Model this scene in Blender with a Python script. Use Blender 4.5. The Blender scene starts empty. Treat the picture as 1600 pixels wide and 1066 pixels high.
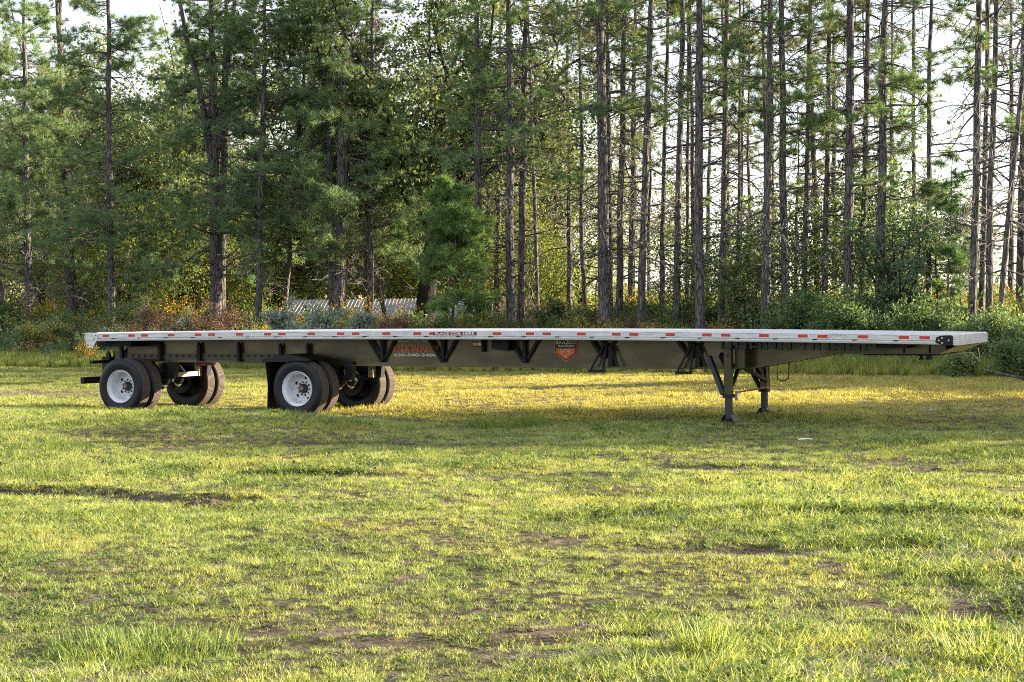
import bpy, math, random
import numpy as np
from mathutils import Vector, Matrix
random.seed(7)
rng = np.random.default_rng(7)
C = bpy.context.scene.collection
SC = bpy.context.scene
R = math.radians

# ------------------------------------------------------------------ camera
CAM_H, PITCH, ROLL, FPX = 1.698, 0.01618, 0.01001, 2476.2
cam_d = bpy.data.cameras.new('camera')
cam_d.sensor_width = 36.0
cam_d.lens = 36.0 * FPX / 1600.0
cam_d.clip_start = 0.1
cam_d.clip_end = 9000
cam = bpy.data.objects.new('camera', cam_d)
C.objects.link(cam)
_F = Vector((0, math.cos(PITCH), -math.sin(PITCH)))
_D = Vector((0, -math.sin(PITCH), -math.cos(PITCH)))
_X = Vector((1, 0, 0))
_rx = _X * math.cos(ROLL) + _D * math.sin(ROLL)
_dn = -_X * math.sin(ROLL) + _D * math.cos(ROLL)
M = Matrix((_rx, -_dn, -_F)).transposed().to_4x4()
M.translation = (0, 0, CAM_H)
cam.matrix_world = M
SC.camera = cam

# ------------------------------------------------------------------ light
SUN_EL = R(13.0)
SUN_AZ = R(12.6)          # measured from +X towards +Y
sun_dir = Vector((math.cos(SUN_AZ) * math.cos(SUN_EL), math.sin(SUN_AZ) * math.cos(SUN_EL), math.sin(SUN_EL)))
w = bpy.data.worlds.new('World')
SC.world = w
w.use_nodes = True
wn = w.node_tree
sky = wn.nodes.new('ShaderNodeTexSky')
sky.sky_type = 'NISHITA'
sky.sun_disc = False
sky.sun_elevation = SUN_EL
sky.sun_rotation = math.pi / 2 - SUN_AZ
sky.air_density = 1.0
sky.dust_density = 1.0
sky.ozone_density = 1.0
bg = wn.nodes['Background']
bg.inputs['Strength'].default_value = 0.105
veil = wn.nodes.new('ShaderNodeMix')
veil.data_type = 'RGBA'
veil.inputs[0].default_value = 0.62
veil.inputs[7].default_value = (2.9, 2.85, 3.05, 1)        # thin bright cloud over the whole sky
wn.links.new(sky.outputs[0], veil.inputs[6])
wn.links.new(veil.outputs[2], bg.inputs[0])
sl = bpy.data.lights.new('sun', 'SUN')
sl.energy = 5.0
sl.angle = R(0.5)
sl.color = (1.0, 0.85, 0.63)
so = bpy.data.objects.new('sun', sl)
C.objects.link(so)
so.rotation_euler = sun_dir.to_track_quat('Z', 'Y').to_euler()
SC.view_settings.view_transform = 'Standard'
SC.view_settings.look = 'None'
SC.view_settings.gamma = 1.0
SC.view_settings.use_curve_mapping = False
SC.view_settings.exposure = 2.1
SC.cycles.filter_width = 1.0
SC.cycles.use_denoising = False
SC.cycles.max_bounces = 6
SC.cycles.transparent_max_bounces = 8
SC.cycles.diffuse_bounces = 3
SC.cycles.transmission_bounces = 3


LANDMARKS = [(0, 'the left edge of the photo'), (47, 'the leftmost grey trunk'), (134, 'the rear end of the trailer'), (190, 'the rear left wheel'), (230, 'the third red reflector'), (337, 'the thick forked pine'),
             (402, 'the slim leaning pine'), (463, 'the front axle wheel'), (527, 'the big twin pine'), (577, 'the slim pine by the twin pine'), (648, 'the orange web address'),
             (720, 'the coil sticker'), (790, 'the dark box under the deck'), (822, 'the third V brace'), (884, 'the shield emblem'), (945, 'the thickest grey pine'), (999, 'the right-leaning pine'),
             (1055, 'the straight dark trunk'), (1094, 'the stout trunk over the leg brace'), (1138, 'the near landing leg'), (1188, 'the far landing leg'), (1229, 'the pair right of the landing legs'),
             (1287, 'the tapering end of the beam'), (1325, 'the scarred stout pine'), (1372, 'the stout dark pine'), (1450, 'the two thin bare trunks'), (1480, 'the front corner plate'), (1530, 'the nose trunks'), (1600, 'the right edge of the photo')]


def place_words(x):
    lx, nm = min(LANDMARKS, key=lambda q: abs(q[0] - x))
    d = x - lx
    return ('level with ' if abs(d) < 9 else 'a little left of ' if d < 0 else 'a little right of ') + nm


def px(x, y, depth):
    """world point seen at photo pixel (x,y) at a distance `depth` ahead"""
    u, v = x - 800.0, y - 533.0
    c, s = math.cos(ROLL), math.sin(ROLL)
    u, v = c * u - s * v, s * u + c * v
    d = Vector((u, 0, 0)) + _D * v + _F * FPX
    k = depth / d.y
    return Vector((d.x * k, depth, CAM_H + d.z * k))


def edge_y(xpx, e):
    """depth at which the line Y + 0.55 X = e (the wood's edge) is seen at pixel column x"""
    return e / (1 + 0.55 * (xpx - 800) / FPX)


# ------------------------------------------------------------------ materials
def mat(name, col=(0.5, 0.5, 0.5), rough=0.6, metal=0.0, spec=0.5, coat=0.0):
    m = bpy.data.materials.new(name)
    m.use_nodes = True
    b = m.node_tree.nodes['Principled BSDF']
    b.inputs['Base Color'].default_value = (*col, 1)
    b.inputs['Roughness'].default_value = rough
    b.inputs['Metallic'].default_value = metal
    b.inputs['Specular IOR Level'].default_value = spec
    b.inputs['Coat Weight'].default_value = coat
    b.inputs['Coat Roughness'].default_value = 0.12
    return m


def N(m, t, **kw):
    n = m.node_tree.nodes.new(t)
    for k, v in kw.items():
        setattr(n, k, v)
    return n


def L(m, a, b):
    m.node_tree.links.new(a, b)


def ramp(m, fac, stops):
    r = N(m, 'ShaderNodeValToRGB')
    e = r.color_ramp.elements
    while len(e) < len(stops):
        e.new(0.5)
    for i, (p, c) in enumerate(stops):
        e[i].position = p
        e[i].color = (*c, 1)
    L(m, fac, r.inputs[0])
    return r.outputs[0]


def noise(m, vec, scale, detail=4, rough=0.55):
    n = N(m, 'ShaderNodeTexNoise')
    n.inputs['Scale'].default_value = scale
    n.inputs['Detail'].default_value = detail
    n.inputs['Roughness'].default_value = rough
    if vec is not None:
        L(m, vec, n.inputs['Vector'])
    return n.outputs[0]


def mapped(m, src, sc):
    mp = N(m, 'ShaderNodeMapping')
    mp.inputs['Scale'].default_value = sc
    L(m, src, mp.inputs['Vector'])
    return mp.outputs[0]


def mixc(m, fac, a, b, mode='MIX'):
    n = N(m, 'ShaderNodeMix', data_type='RGBA', blend_type=mode)
    for s, v in ((n.inputs[0], fac), (n.inputs[6], a), (n.inputs[7], b)):
        if isinstance(v, (int, float)):
            s.default_value = v
        elif isinstance(v, tuple):
            s.default_value = (*v, 1)
        else:
            L(m, v, s)
    return n.outputs[2]


def math_n(m, op, a, b=None):
    n = N(m, 'ShaderNodeMath', operation=op)
    for s, v in ((n.inputs[0], a), (n.inputs[1], b)):
        if v is None:
            continue
        if isinstance(v, (int, float)):
            s.default_value = v
        else:
            L(m, v, s)
    return n.outputs[0]


def bump(m, h, strength, dist):
    b = N(m, 'ShaderNodeBump')
    b.inputs['Strength'].default_value = strength
    b.inputs['Distance'].default_value = dist
    L(m, h, b.inputs['Height'])
    L(m, b.outputs[0], m.node_tree.nodes['Principled BSDF'].inputs['Normal'])


def P(m):
    return m.node_tree.nodes['Principled BSDF']


def leaf_mat(name, stops, trans=0.45, nscale=0.35, rough=0.6, tcol=(1.15, 1.2, 0.6), isl=0.45):
    """thin leaf: colour from the per-leaf random value and a slow noise; light passes through"""
    m = bpy.data.materials.new(name)
    m.use_nodes = True
    nt = m.node_tree
    b = P(m)
    g = N(m, 'ShaderNodeNewGeometry')
    n1 = noise(m, g.outputs['Position'], nscale, 3)
    oi = N(m, 'ShaderNodeObjectInfo')
    f = math_n(m, 'ADD', math_n(m, 'MULTIPLY', g.outputs['Random Per Island'], isl),
               math_n(m, 'MULTIPLY', n1, 1.0 - isl * 0.5))
    f = math_n(m, 'ADD', f, math_n(m, 'MULTIPLY', math_n(m, 'SUBTRACT', oi.outputs['Random'], 0.5), 0.25))
    col = ramp(m, f, stops)
    L(m, col, b.inputs['Base Color'])
    b.inputs['Roughness'].default_value = rough
    b.inputs['Specular IOR Level'].default_value = 0.25
    t = N(m, 'ShaderNodeBsdfTranslucent')
    L(m, mixc(m, 1.0, col, tcol, 'MULTIPLY'), t.inputs['Color'])
    mx = N(m, 'ShaderNodeMixShader')
    mx.inputs[0].default_value = trans
    L(m, b.outputs[0], mx.inputs[1])
    L(m, t.outputs[0], mx.inputs[2])
    L(m, mx.outputs[0], nt.nodes['Material Output'].inputs['Surface'])
    return m


MT = {}
MT['needle'] = leaf_mat('pine_needles', [(0.2, (0.065, 0.115, 0.060)), (0.5, (0.135, 0.225, 0.110)), (0.85, (0.30, 0.38, 0.19))], 0.42)
MT['needle_bright'] = leaf_mat('young_pine_needles', [(0.2, (0.06, 0.12, 0.04)), (0.5, (0.14, 0.24, 0.09)), (0.85, (0.28, 0.38, 0.15))], 0.45)
MT['needle_pale'] = leaf_mat('pine_needles_pale', [(0.2, (0.075, 0.115, 0.06)), (0.55, (0.15, 0.20, 0.10)), (0.9, (0.26, 0.28, 0.14))], 0.4)
MT['dead_needle'] = leaf_mat('dead_needles', [(0.2, (0.10, 0.06, 0.035)), (0.8, (0.22, 0.13, 0.06))], 0.3)
MT['leaf_dark'] = leaf_mat('oak_leaves', [(0.2, (0.025, 0.045, 0.018)), (0.5, (0.095, 0.135, 0.06)), (0.85, (0.36, 0.37, 0.19))], 0.42)
MT['leaf_yellow'] = leaf_mat('yellow_green_sunlit_leaves', [(0.2, (0.05, 0.075, 0.025)), (0.5, (0.14, 0.175, 0.055)), (0.85, (0.34, 0.36, 0.12))], 0.5)  # yellow tone also paints sun shining through the leaves
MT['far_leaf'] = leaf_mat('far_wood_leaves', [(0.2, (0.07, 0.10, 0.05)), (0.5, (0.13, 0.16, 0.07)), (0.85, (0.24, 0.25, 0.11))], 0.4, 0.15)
MT['leaf_green'] = leaf_mat('shrub_leaves', [(0.2, (0.04, 0.075, 0.035)), (0.55, (0.12, 0.19, 0.085)), (0.9, (0.28, 0.33, 0.15))], 0.4, 0.8)
MT['leaf_blue'] = leaf_mat('cedar_leaves', [(0.2, (0.045, 0.085, 0.055)), (0.55, (0.11, 0.18, 0.11)), (0.9, (0.20, 0.27, 0.16))], 0.3, 0.8)
MT['leaf_silver'] = leaf_mat('silver_leaves', [(0.2, (0.10, 0.14, 0.11)), (0.55, (0.20, 0.26, 0.21)), (0.9, (0.38, 0.44, 0.37))], 0.3, 0.8, tcol=(1, 1.05, 0.8))
MT['weed_green'] = leaf_mat('weed_leaves', [(0.2, (0.045, 0.08, 0.025)), (0.55, (0.10, 0.16, 0.05)), (0.9, (0.2, 0.26, 0.09))], 0.4, 1.2)
MT['weed_brown'] = leaf_mat('brown_seed_heads', [(0.2, (0.10, 0.065, 0.045)), (0.55, (0.19, 0.12, 0.08)), (0.9, (0.30, 0.21, 0.13))], 0.3, 1.0, tcol=(1.1, 1, 0.8))
MT['flower'] = leaf_mat('yellow_flowers', [(0.2, (0.35, 0.20, 0.03)), (0.55, (0.55, 0.32, 0.04)), (0.9, (0.7, 0.45, 0.10))], 0.35, 1.0, tcol=(1, 0.95, 0.7))
MT['twig'] = mat('dead_twigs', (0.20, 0.18, 0.165), 0.9)


def bark(name, c0, c1, c2, sc=1.0):
    m = mat(name, c1, 0.95, spec=0.15)
    g = N(m, 'ShaderNodeNewGeometry')
    v = mapped(m, g.outputs['Position'], (9 * sc, 9 * sc, 1.6 * sc))
    n1 = noise(m, v, 2.2, 6, 0.7)
    vo = N(m, 'ShaderNodeTexVoronoi')
    vo.feature = 'DISTANCE_TO_EDGE'
    vo.inputs['Scale'].default_value = 1.3
    L(m, v, vo.inputs['Vector'])
    n2 = noise(m, g.outputs['Position'], 0.7, 3)
    col = ramp(m, n1, [(0.3, c0), (0.5, c1), (0.72, c2)])
    crack = ramp(m, vo.outputs['Distance'], [(0.0, (0.25, 0.25, 0.25)), (0.16, (1, 1, 1))])
    col = mixc(m, 1.0, col, crack, 'MULTIPLY')
    col = mixc(m, 0.5, col, ramp(m, n2, [(0.35, (0.7, 0.7, 0.75)), (0.7, (1.25, 1.15, 1.05))]), 'MULTIPLY')
    L(m, col, P(m).inputs['Base Color'])
    h = math_n(m, 'ADD', n1, math_n(m, 'MULTIPLY', vo.outputs['Distance'], 1.5))
    bump(m, h, 1.0, 0.05)
    return m


MT['bark'] = bark('pine_bark', (0.050, 0.047, 0.048), (0.165, 0.155, 0.155), (0.35, 0.33, 0.32))
MT['bark_dark'] = bark('oak_bark', (0.018, 0.016, 0.015), (0.045, 0.040, 0.036), (0.10, 0.088, 0.078))

# trailer
MT['alu'] = mat('brushed_aluminium', (0.78, 0.78, 0.80), 0.42, 0.55, 0.5)
_g = N(MT['alu'], 'ShaderNodeTexCoord')
_n = noise(MT['alu'], mapped(MT['alu'], _g.outputs['Object'], (1.2, 8, 14)), 3.0, 5, 0.65)
L(MT['alu'], ramp(MT['alu'], _n, [(0.28, (0.42, 0.42, 0.44)), (0.5, (0.62, 0.625, 0.65)), (0.75, (0.74, 0.74, 0.77))]), P(MT['alu']).inputs['Base Color'])
L(MT['alu'], ramp(MT['alu'], _n, [(0.3, (0.6, 0.6, 0.6)), (0.7, (0.33, 0.33, 0.33))]), P(MT['alu']).inputs['Roughness'])
MT['alu_dirty'] = mat('scuffed_aluminium', (0.6, 0.6, 0.62), 0.5, 0.5, 0.5)
_g = N(MT['alu_dirty'], 'ShaderNodeTexCoord')
_n = noise(MT['alu_dirty'], _g.outputs['Object'], 14.0, 8, 0.75)
L(MT['alu_dirty'], ramp(MT['alu_dirty'], _n, [(0.32, (0.16, 0.15, 0.16)), (0.45, (0.55, 0.55, 0.58)), (0.7, (0.76, 0.76, 0.78))]), P(MT['alu_dirty']).inputs['Base Color'])
MT['olive'] = mat('steel_paint_with_reflections', (0.10, 0.095, 0.045), 0.26, 0.25, 0.6, 0.4)  # olive tint stands in for lit grass mirrored in black paint
_g = N(MT['olive'], 'ShaderNodeTexCoord')
_n = noise(MT['olive'], mapped(MT['olive'], _g.outputs['Object'], (0.9, 2, 2.4)), 1.6, 3, 0.5)
_n2 = noise(MT['olive'], _g.outputs['Object'], 22.0, 5, 0.7)
_c = ramp(MT['olive'], _n, [(0.32, (0.022, 0.020, 0.007)), (0.5, (0.050, 0.043, 0.014)), (0.66, (0.115, 0.095, 0.055))])  # lighter blotches paint soft reflections on the beam
_c = mixc(MT['olive'], 0.35, _c, ramp(MT['olive'], _n2, [(0.35, (0.6, 0.6, 0.6)), (0.65, (1.3, 1.25, 1.2))]), 'MULTIPLY')
L(MT['olive'], _c, P(MT['olive']).inputs['Base Color'])
MT['leg'] = mat('leg_paint_with_reflection', (0.038, 0.034, 0.014), 0.3, 0.2, 0.5, 0.3)  # olive tint stands in for grass mirrored in the glossy leg
MT['black'] = mat('black_steel_paint', (0.008, 0.008, 0.010), 0.5, 0.0, 0.3)
MT['gear'] = mat('blue_grey_steel', (0.035, 0.038, 0.048), 0.4, 0.3, 0.5)
MT['rust'] = mat('rusty_steel', (0.28, 0.17, 0.12), 0.8)
MT['cream'] = mat('tan_galvanised_steel', (0.42, 0.37, 0.26), 0.5, 0.2)
MT['red'] = mat('red_reflective_tape', (0.52, 0.02, 0.02), 0.35, 0, 0.5, 0.3)
MT['silver'] = mat('silver_reflective_tape', (0.60, 0.60, 0.60), 0.35, 0.1, 0.5)
MT['white'] = mat('white_print', (0.82, 0.80, 0.76), 0.5)
MT['orange'] = mat('orange_red_print', (0.85, 0.17, 0.065), 0.5)
MT['maroon'] = mat('dark_maroon_print', (0.16, 0.012, 0.035), 0.5)
MT['decal_black'] = mat('dark_decal', (0.03, 0.012, 0.010), 0.5)
MT['amber'] = mat('amber_lens', (0.75, 0.22, 0.05), 0.2, 0, 0.6, 0.5)
MT['chrome'] = mat('bright_plated_metal', (0.8, 0.8, 0.8), 0.2, 1.0)
MT['rim'] = mat('white_wheel_paint', (0.72, 0.75, 0.80), 0.38, 0, 0.5, 0.3)
_g = N(MT['rim'], 'ShaderNodeTexCoord')
_n = noise(MT['rim'], _g.outputs['Object'], 6.0, 6, 0.7)
L(MT['rim'], ramp(MT['rim'], _n, [(0.3, (0.50, 0.50, 0.50)), (0.55, (0.74, 0.77, 0.82))]), P(MT['rim']).inputs['Base Color'])
MT['redmetal'] = mat('dark_red_tank_paint', (0.22, 0.03, 0.03), 0.45)
MT['rubber'] = mat('tyre_rubber', (0.030, 0.031, 0.034), 0.5, 0, 0.35)
_g = N(MT['rubber'], 'ShaderNodeTexCoord')
_n = noise(MT['rubber'], _g.outputs['Object'], 5.0, 5, 0.7)
L(MT['rubber'], ramp(MT['rubber'], _n, [(0.35, (0.005, 0.006, 0.009)), (0.68, (0.013, 0.014, 0.018)), (0.88, (0.05, 0.042, 0.034))]), P(MT['rubber']).inputs['Base Color'])
MT['tread'] = mat('dusty_tread_rubber', (0.11, 0.09, 0.075), 0.85, 0, 0.3)
MT['roofmetal'] = mat('ribbed_roof_metal', (0.30, 0.30, 0.33), 0.55, 0.3)
MT['tanwall'] = mat('tan_wall_boards', (0.36, 0.26, 0.17), 0.85)
MT['brownwood'] = mat('brown_fascia', (0.20, 0.10, 0.06), 0.8)


# ------------------------------------------------------------------ mesh helpers
def link(name, me, parent=None, m=None, **props):
    o = bpy.data.objects.new(name, me)
    C.objects.link(o)
    if parent is not None:
        o.parent = parent
    if m is not None:
        for q in (m if isinstance(m, (list, tuple)) else [m]):
            me.materials.append(q)
    for k, v in props.items():
        o[k] = v
    return o


def thing(name, label, cat, loc=(0, 0, 0), rz=0.0, group=None):
    o = bpy.data.objects.new(name, None)
    o.empty_display_size = 0.3
    C.objects.link(o)
    o.location = loc
    o.rotation_euler = (0, 0, rz)
    o['label'] = label
    o['category'] = cat
    if group:
        o['group'] = group
    return o


class MB:
    def __init__(s):
        s.v, s.f, s.m = [], [], []

    def add(s, vs, fs, mi=0):
        b = len(s.v)
        s.v += [tuple(q) for q in vs]
        s.f += [tuple(b + i for i in q) for q in fs]
        s.m += [mi] * len(fs)
        return s

    def box(s, x0, x1, y0, y1, z0, z1, mi=0):
        vs = [(x, y, z) for x in (x0, x1) for y in (y0, y1) for z in (z0, z1)]
        return s.add(vs, [(0, 1, 3, 2), (4, 6, 7, 5), (0, 4, 5, 1), (2, 3, 7, 6), (0, 2, 6, 4), (1, 5, 7, 3)], mi)

    def bar(s, p, q, a, b=None, up=(0, 0, 1), mi=0):
        """rectangular bar from p to q, section a x b"""
        b = a if b is None else b
        p, q = Vector(p), Vector(q)
        d = (q - p).normalized()
        u = Vector(up)
        if abs(d.dot(u)) > 0.95:
            u = Vector((0, 1, 0))
        sx = d.cross(u).normalized() * a / 2
        sy = d.cross(sx.normalized()).normalized() * b / 2
        vs = [e + i * sx + j * sy for e in (p, q) for i, j in ((-1, -1), (1, -1), (1, 1), (-1, 1))]
        return s.add(vs, [(0, 3, 2, 1), (4, 5, 6, 7), (0, 1, 5, 4), (1, 2, 6, 5), (2, 3, 7, 6), (3, 0, 4, 7)], mi)

    def tube(s, pts, rad, n=8, mi=0, cap=True):
        pts = [Vector(p) for p in pts]
        if not isinstance(rad, (list, tuple)):
            rad = [rad] * len(pts)
        vs, fs = [], []
        ref = Vector((0, 0, 1))
        d0 = (pts[-1] - pts[0]).normalized()
        if abs(d0.z) > 0.8:
            ref = Vector((1, 0, 0))
        for i, p in enumerate(pts):
            d = (pts[min(i + 1, len(pts) - 1)] - pts[max(i - 1, 0)]).normalized()
            a = d.cross(ref).normalized()
            b = d.cross(a)
            for k in range(n):
                t = 2 * math.pi * k / n
                vs.append(p + (a * math.cos(t) + b * math.sin(t)) * rad[i])
        for i in range(len(pts) - 1):
            for k in range(n):
                k2 = (k + 1) % n
                fs.append((i * n + k, i * n + k2, (i + 1) * n + k2, (i + 1) * n + k))
        if cap:
            fs.append(tuple(range(n - 1, -1, -1)))
            fs.append(tuple((len(pts) - 1) * n + k for k in range(n)))
        return s.add(vs, fs, mi)

    def lathe(s, prof, n=40, mi=0, axis='y', c=(0, 0, 0), closed=True, mis=None):
        """prof: (radius, along) pairs revolved round the local y axis through c"""
        vs, fs, ms = [], [], []
        for r, t in prof:
            for k in range(n):
                a = 2 * math.pi * k / n
                vs.append((c[0] + r * math.cos(a), c[1] + t, c[2] + r * math.sin(a)))
        cnt = len(prof)
        rngp = range(cnt if closed else cnt - 1)
        for i in rngp:
            j = (i + 1) % cnt
            for k in range(n):
                k2 = (k + 1) % n
                fs.append((i * n + k, j * n + k, j * n + k2, i * n + k2))
                ms.append(mis[i] if mis else mi)
        b = len(s.v)
        s.v += vs
        s.f += [tuple(b + i for i in q) for q in fs]
        s.m += ms
        return s

    def prism(s, poly, y0, y1, mi=0):
        """polygon in x,z extruded from y0 to y1"""
        n = len(poly)
        vs = [(x, y0, z) for x, z in poly] + [(x, y1, z) for x, z in poly]
        fs = [tuple(range(n)), tuple(range(2 * n - 1, n - 1, -1))]
        for i in range(n):
            j = (i + 1) % n
            fs.append((i, i + n, j + n, j))
        return s.add(vs, fs, mi)

    def mesh(s, name, smooth=False, bevel=0):
        me = bpy.data.meshes.new(name)
        me.from_pydata(s.v, [], s.f)
        me.polygons.foreach_set('material_index', s.m)
        if smooth:
            me.polygons.foreach_set('use_smooth', [True] * len(me.polygons))
            try:
                me.set_sharp_from_angle(angle=R(35))
            except Exception:
                pass
        me.update()
        return me

    def build(s, name, m, parent=None, smooth=False, bevel=0.0, **props):
        o = link(name, s.mesh(name, smooth), parent, m, **props)
        if bevel:
            b = o.modifiers.new('bevel', 'BEVEL')
            b.width = bevel
            b.segments = 2
            b.limit_method = 'ANGLE'
        return o


def np_mesh(name, V, tris=None, quads=None, tm=0, qm=0, smooth_quads=False):
    """fast mesh from numpy arrays; tm/qm material index (scalar or array)"""
    me = bpy.data.meshes.new(name)
    tris = np.zeros((0, 3), np.int32) if tris is None else np.asarray(tris, np.int32)
    quads = np.zeros((0, 4), np.int32) if quads is None else np.asarray(quads, np.int32)
    nt, nq = len(tris), len(quads)
    me.vertices.add(len(V))
    me.vertices.foreach_set('co', np.asarray(V, np.float32).ravel())
    me.loops.add(nt * 3 + nq * 4)
    me.loops.foreach_set('vertex_index', np.concatenate([quads.ravel(), tris.ravel()]).astype(np.int32))
    me.polygons.add(nt + nq)
    me.polygons.foreach_set('loop_start', np.concatenate([np.arange(nq) * 4, nq * 4 + np.arange(nt) * 3]).astype(np.int32))
    mi = np.concatenate([np.broadcast_to(qm, nq), np.broadcast_to(tm, nt)]).astype(np.int32)
    me.polygons.foreach_set('material_index', mi)
    if smooth_quads:
        me.polygons.foreach_set('use_smooth', np.concatenate([np.ones(nq, bool), np.zeros(nt, bool)]))
    me.update(calc_edges=True)
    return me


# value noise, numpy
_perm = np.random.default_rng(3).random((256, 256))


def vnoise(x, y, sc=1.0, ox=0.0):
    x = np.asarray(x, float) * sc + 37.3 + ox
    y = np.asarray(y, float) * sc + 91.7 + ox * 1.7
    xi, yi = np.floor(x).astype(int), np.floor(y).astype(int)
    fx, fy = x - xi, y - yi
    fx, fy = fx * fx * (3 - 2 * fx), fy * fy * (3 - 2 * fy)
    g = lambda a, b: _perm[a & 255, b & 255]
    return (g(xi, yi) * (1 - fx) + g(xi + 1, yi) * fx) * (1 - fy) + (g(xi, yi + 1) * (1 - fx) + g(xi + 1, yi + 1) * fx) * fy


def fbm(x, y, sc, ox=0.0, oc=3):
    t, a, k = 0, 0.5, 0
    for i in range(oc):
        t = t + a * vnoise(x, y, sc * 2 ** i, ox + i * 11.3)
        k += a
        a *= 0.5
    return t / k


def sstep(x, a, b):
    t = np.clip((np.asarray(x, float) - a) / (b - a), 0, 1)
    return t * t * (3 - 2 * t)


# ------------------------------------------------------------------ ground
RUTS = [  # (points X,Y), half width, depth, bareness
    ([(-5.6, 15.6), (-4.2, 15.2), (-3.2, 14.7), (-2.4, 14.3)], 0.16, 0.09, 1.0),
    ([(-3.6, 17.2), (-2.5, 16.9), (-1.4, 16.7)], 0.14, 0.04, 0.35),
    ([(0.4, 12.9), (1.6, 13.2), (3.0, 12.9), (4.4, 12.6)], 0.15, 0.05, 0.6),
    ([(0.8, 11.2), (2.0, 11.0), (3.1, 11.1)], 0.2, 0.04, 0.8),
    ([(-1.6, 7.9), (-0.6, 8.1), (0.6, 8.3), (1.4, 8.0)], 0.10, 0.03, 0.35),
    ([(2.6, 8.6), (3.6, 8.7), (4.6, 8.5)], 0.22, 0.05, 1.0),
    ([(-3.5, 20.2), (-1.5, 20.6), (1.5, 20.0), (3.0, 19.2)], 0.2, 0.02, 0.2),
    ([(1.8, 17.1), (3.4, 16.6), (5.6, 16.3)], 0.2, 0.04, 0.8),
]


def rut_field(X, Y):
    dep = np.zeros_like(X)
    bare = np.zeros_like(X)
    for pts, hw, d, b in RUTS:
        px_, py_ = zip(*pts)
        inside = sstep(X, px_[0] - 0.5, px_[0] + 0.2) * (1 - sstep(X, px_[-1] - 0.2, px_[-1] + 0.5))
        yc = np.interp(X, px_, py_) + 0.18 * (vnoise(X, Y * 0, 1.3, d * 100) - 0.5)
        q = np.exp(-((Y - yc) / hw) ** 2) * inside * (0.45 + 0.9 * vnoise(X, Y, 1.6, 5))
        lip = np.exp(-((Y - yc - hw * 1.9) / (hw * 1.1)) ** 2) * inside
        dep += -d * q + 0.5 * d * lip
        bare = np.maximum(bare, b * q)
    return dep, bare


def ground_z(X, Y):
    X = np.asarray(X, float)
    Y = np.asarray(Y, float)
    e = Y + 0.55 * X
    z = 0.75 * sstep(e, 48, 56) - 1.7 * sstep(e, 66, 95)
    near = 1 - sstep(np.abs(Y - 20), 45, 80)
    z = z + near * (0.05 * (fbm(X, Y, 0.35, 3) - 0.5) + 0.05 * (fbm(X, Y, 1.4, 9) - 0.5) + 0.025 * (fbm(X, Y, 5.0, 17, 2) - 0.5))
    z = z + 0.02 * near
    # low bank in front of the rear wheels, running along the trailer
    ww = (X + 7.61) * 0.4321 + (Y - 28.81) * 0.9018
    tt_ = (X + 7.61) * 0.9018 - (Y - 28.81) * 0.4321
    z = z + 0.25 * sstep(ww, -11, -3.4) * (1 - sstep(ww, -3.2, -0.6)) * (1 - sstep(tt_, 5.0, 9.5)) * sstep(tt_, -25, -8)
    return z + rut_field(X, Y)[0]


def bare_mask(X, Y):
    """0 full grass .. 1 bare soil"""
    n = 0.55 * fbm(X, Y, 0.8, 21, 3) + 0.45 * fbm(X, Y * 1.5, 4.2, 27, 3)
    right = sstep(X / np.maximum(Y, 1), -0.12, 0.3) * (1 - sstep(Y, 9.5, 16))
    thr = 0.66 - 0.15 * right
    b = sstep(n, thr, thr + 0.10)
    n2 = 0.5 * fbm(X * 0.6, Y * 1.6, 1.1, 55, 3) + 0.5 * fbm(X, Y * 1.6, 5.0, 57, 2)
    b = np.maximum(b, 0.8 * sstep(n2, 0.63, 0.73) * (1 - sstep(Y, 16, 24)))
    b = np.maximum(b, 1.2 * rut_field(X, Y)[1])
    # bare strip far left and the scraped heap behind the trailer
    b = np.maximum(b, 0.8 * np.exp(-((X + 11.3) / 2.6) ** 2 - ((Y - 36) / 2.0) ** 2))
    b = np.maximum(b, 0.9 * np.exp(-((X - 1.9) / 2.0) ** 2 - ((Y - 45.2) / 0.8) ** 2))
    return np.clip(b, 0, 1)


def axis_coords(lo, hi, step, far, g=1.35):
    a = list(np.arange(lo, hi, step))
    s, t = step, hi
    while t < far:
        a.append(t)
        s *= g
        t += s
    a.append(far)
    s, t = step, lo - step
    b = []
    while t > -far:
        b.append(t)
        s *= g
        t -= s
    b.append(-far)
    return np.array(b[::-1] + a)


gx = axis_coords(-15.0, 15.0, 0.13, 4000)
gy = np.concatenate([axis_coords(5.0, 30.0, 0.10, 4000)])
gy = np.unique(np.concatenate([gy[gy <= 30], np.arange(30.0, 70, 0.25), gy[gy > 70]]))
GX, GY = np.meshgrid(gx, gy)
GZ = ground_z(GX, GY)
V = np.stack([GX.ravel(), GY.ravel(), GZ.ravel()], 1)
nx, ny = len(gx), len(gy)
idx = np.arange(nx * ny).reshape(ny, nx)
Q = np.stack([idx[:-1, :-1].ravel(), idx[:-1, 1:].ravel(), idx[1:, 1:].ravel(), idx[1:, :-1].ravel()], 1)
gme = np_mesh('field_ground', V, quads=Q, smooth_quads=True)
at = gme.attributes.new('bare', 'FLOAT', 'POINT')
at.data.foreach_set('value', bare_mask(GX, GY).ravel().astype(np.float32))
m = mat('soil_and_thatch', (0.2, 0.15, 0.1), 0.95, spec=0.1)
g = N(m, 'ShaderNodeNewGeometry')
a = N(m, 'ShaderNodeAttribute', attribute_name='bare')
n1 = noise(m, g.outputs['Position'], 14, 8, 0.75)
n2 = noise(m, g.outputs['Position'], 0.9, 4)
soil = ramp(m, n1, [(0.3, (0.05, 0.038, 0.03)), (0.5, (0.16, 0.13, 0.105)), (0.68, (0.36, 0.32, 0.26))])
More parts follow.
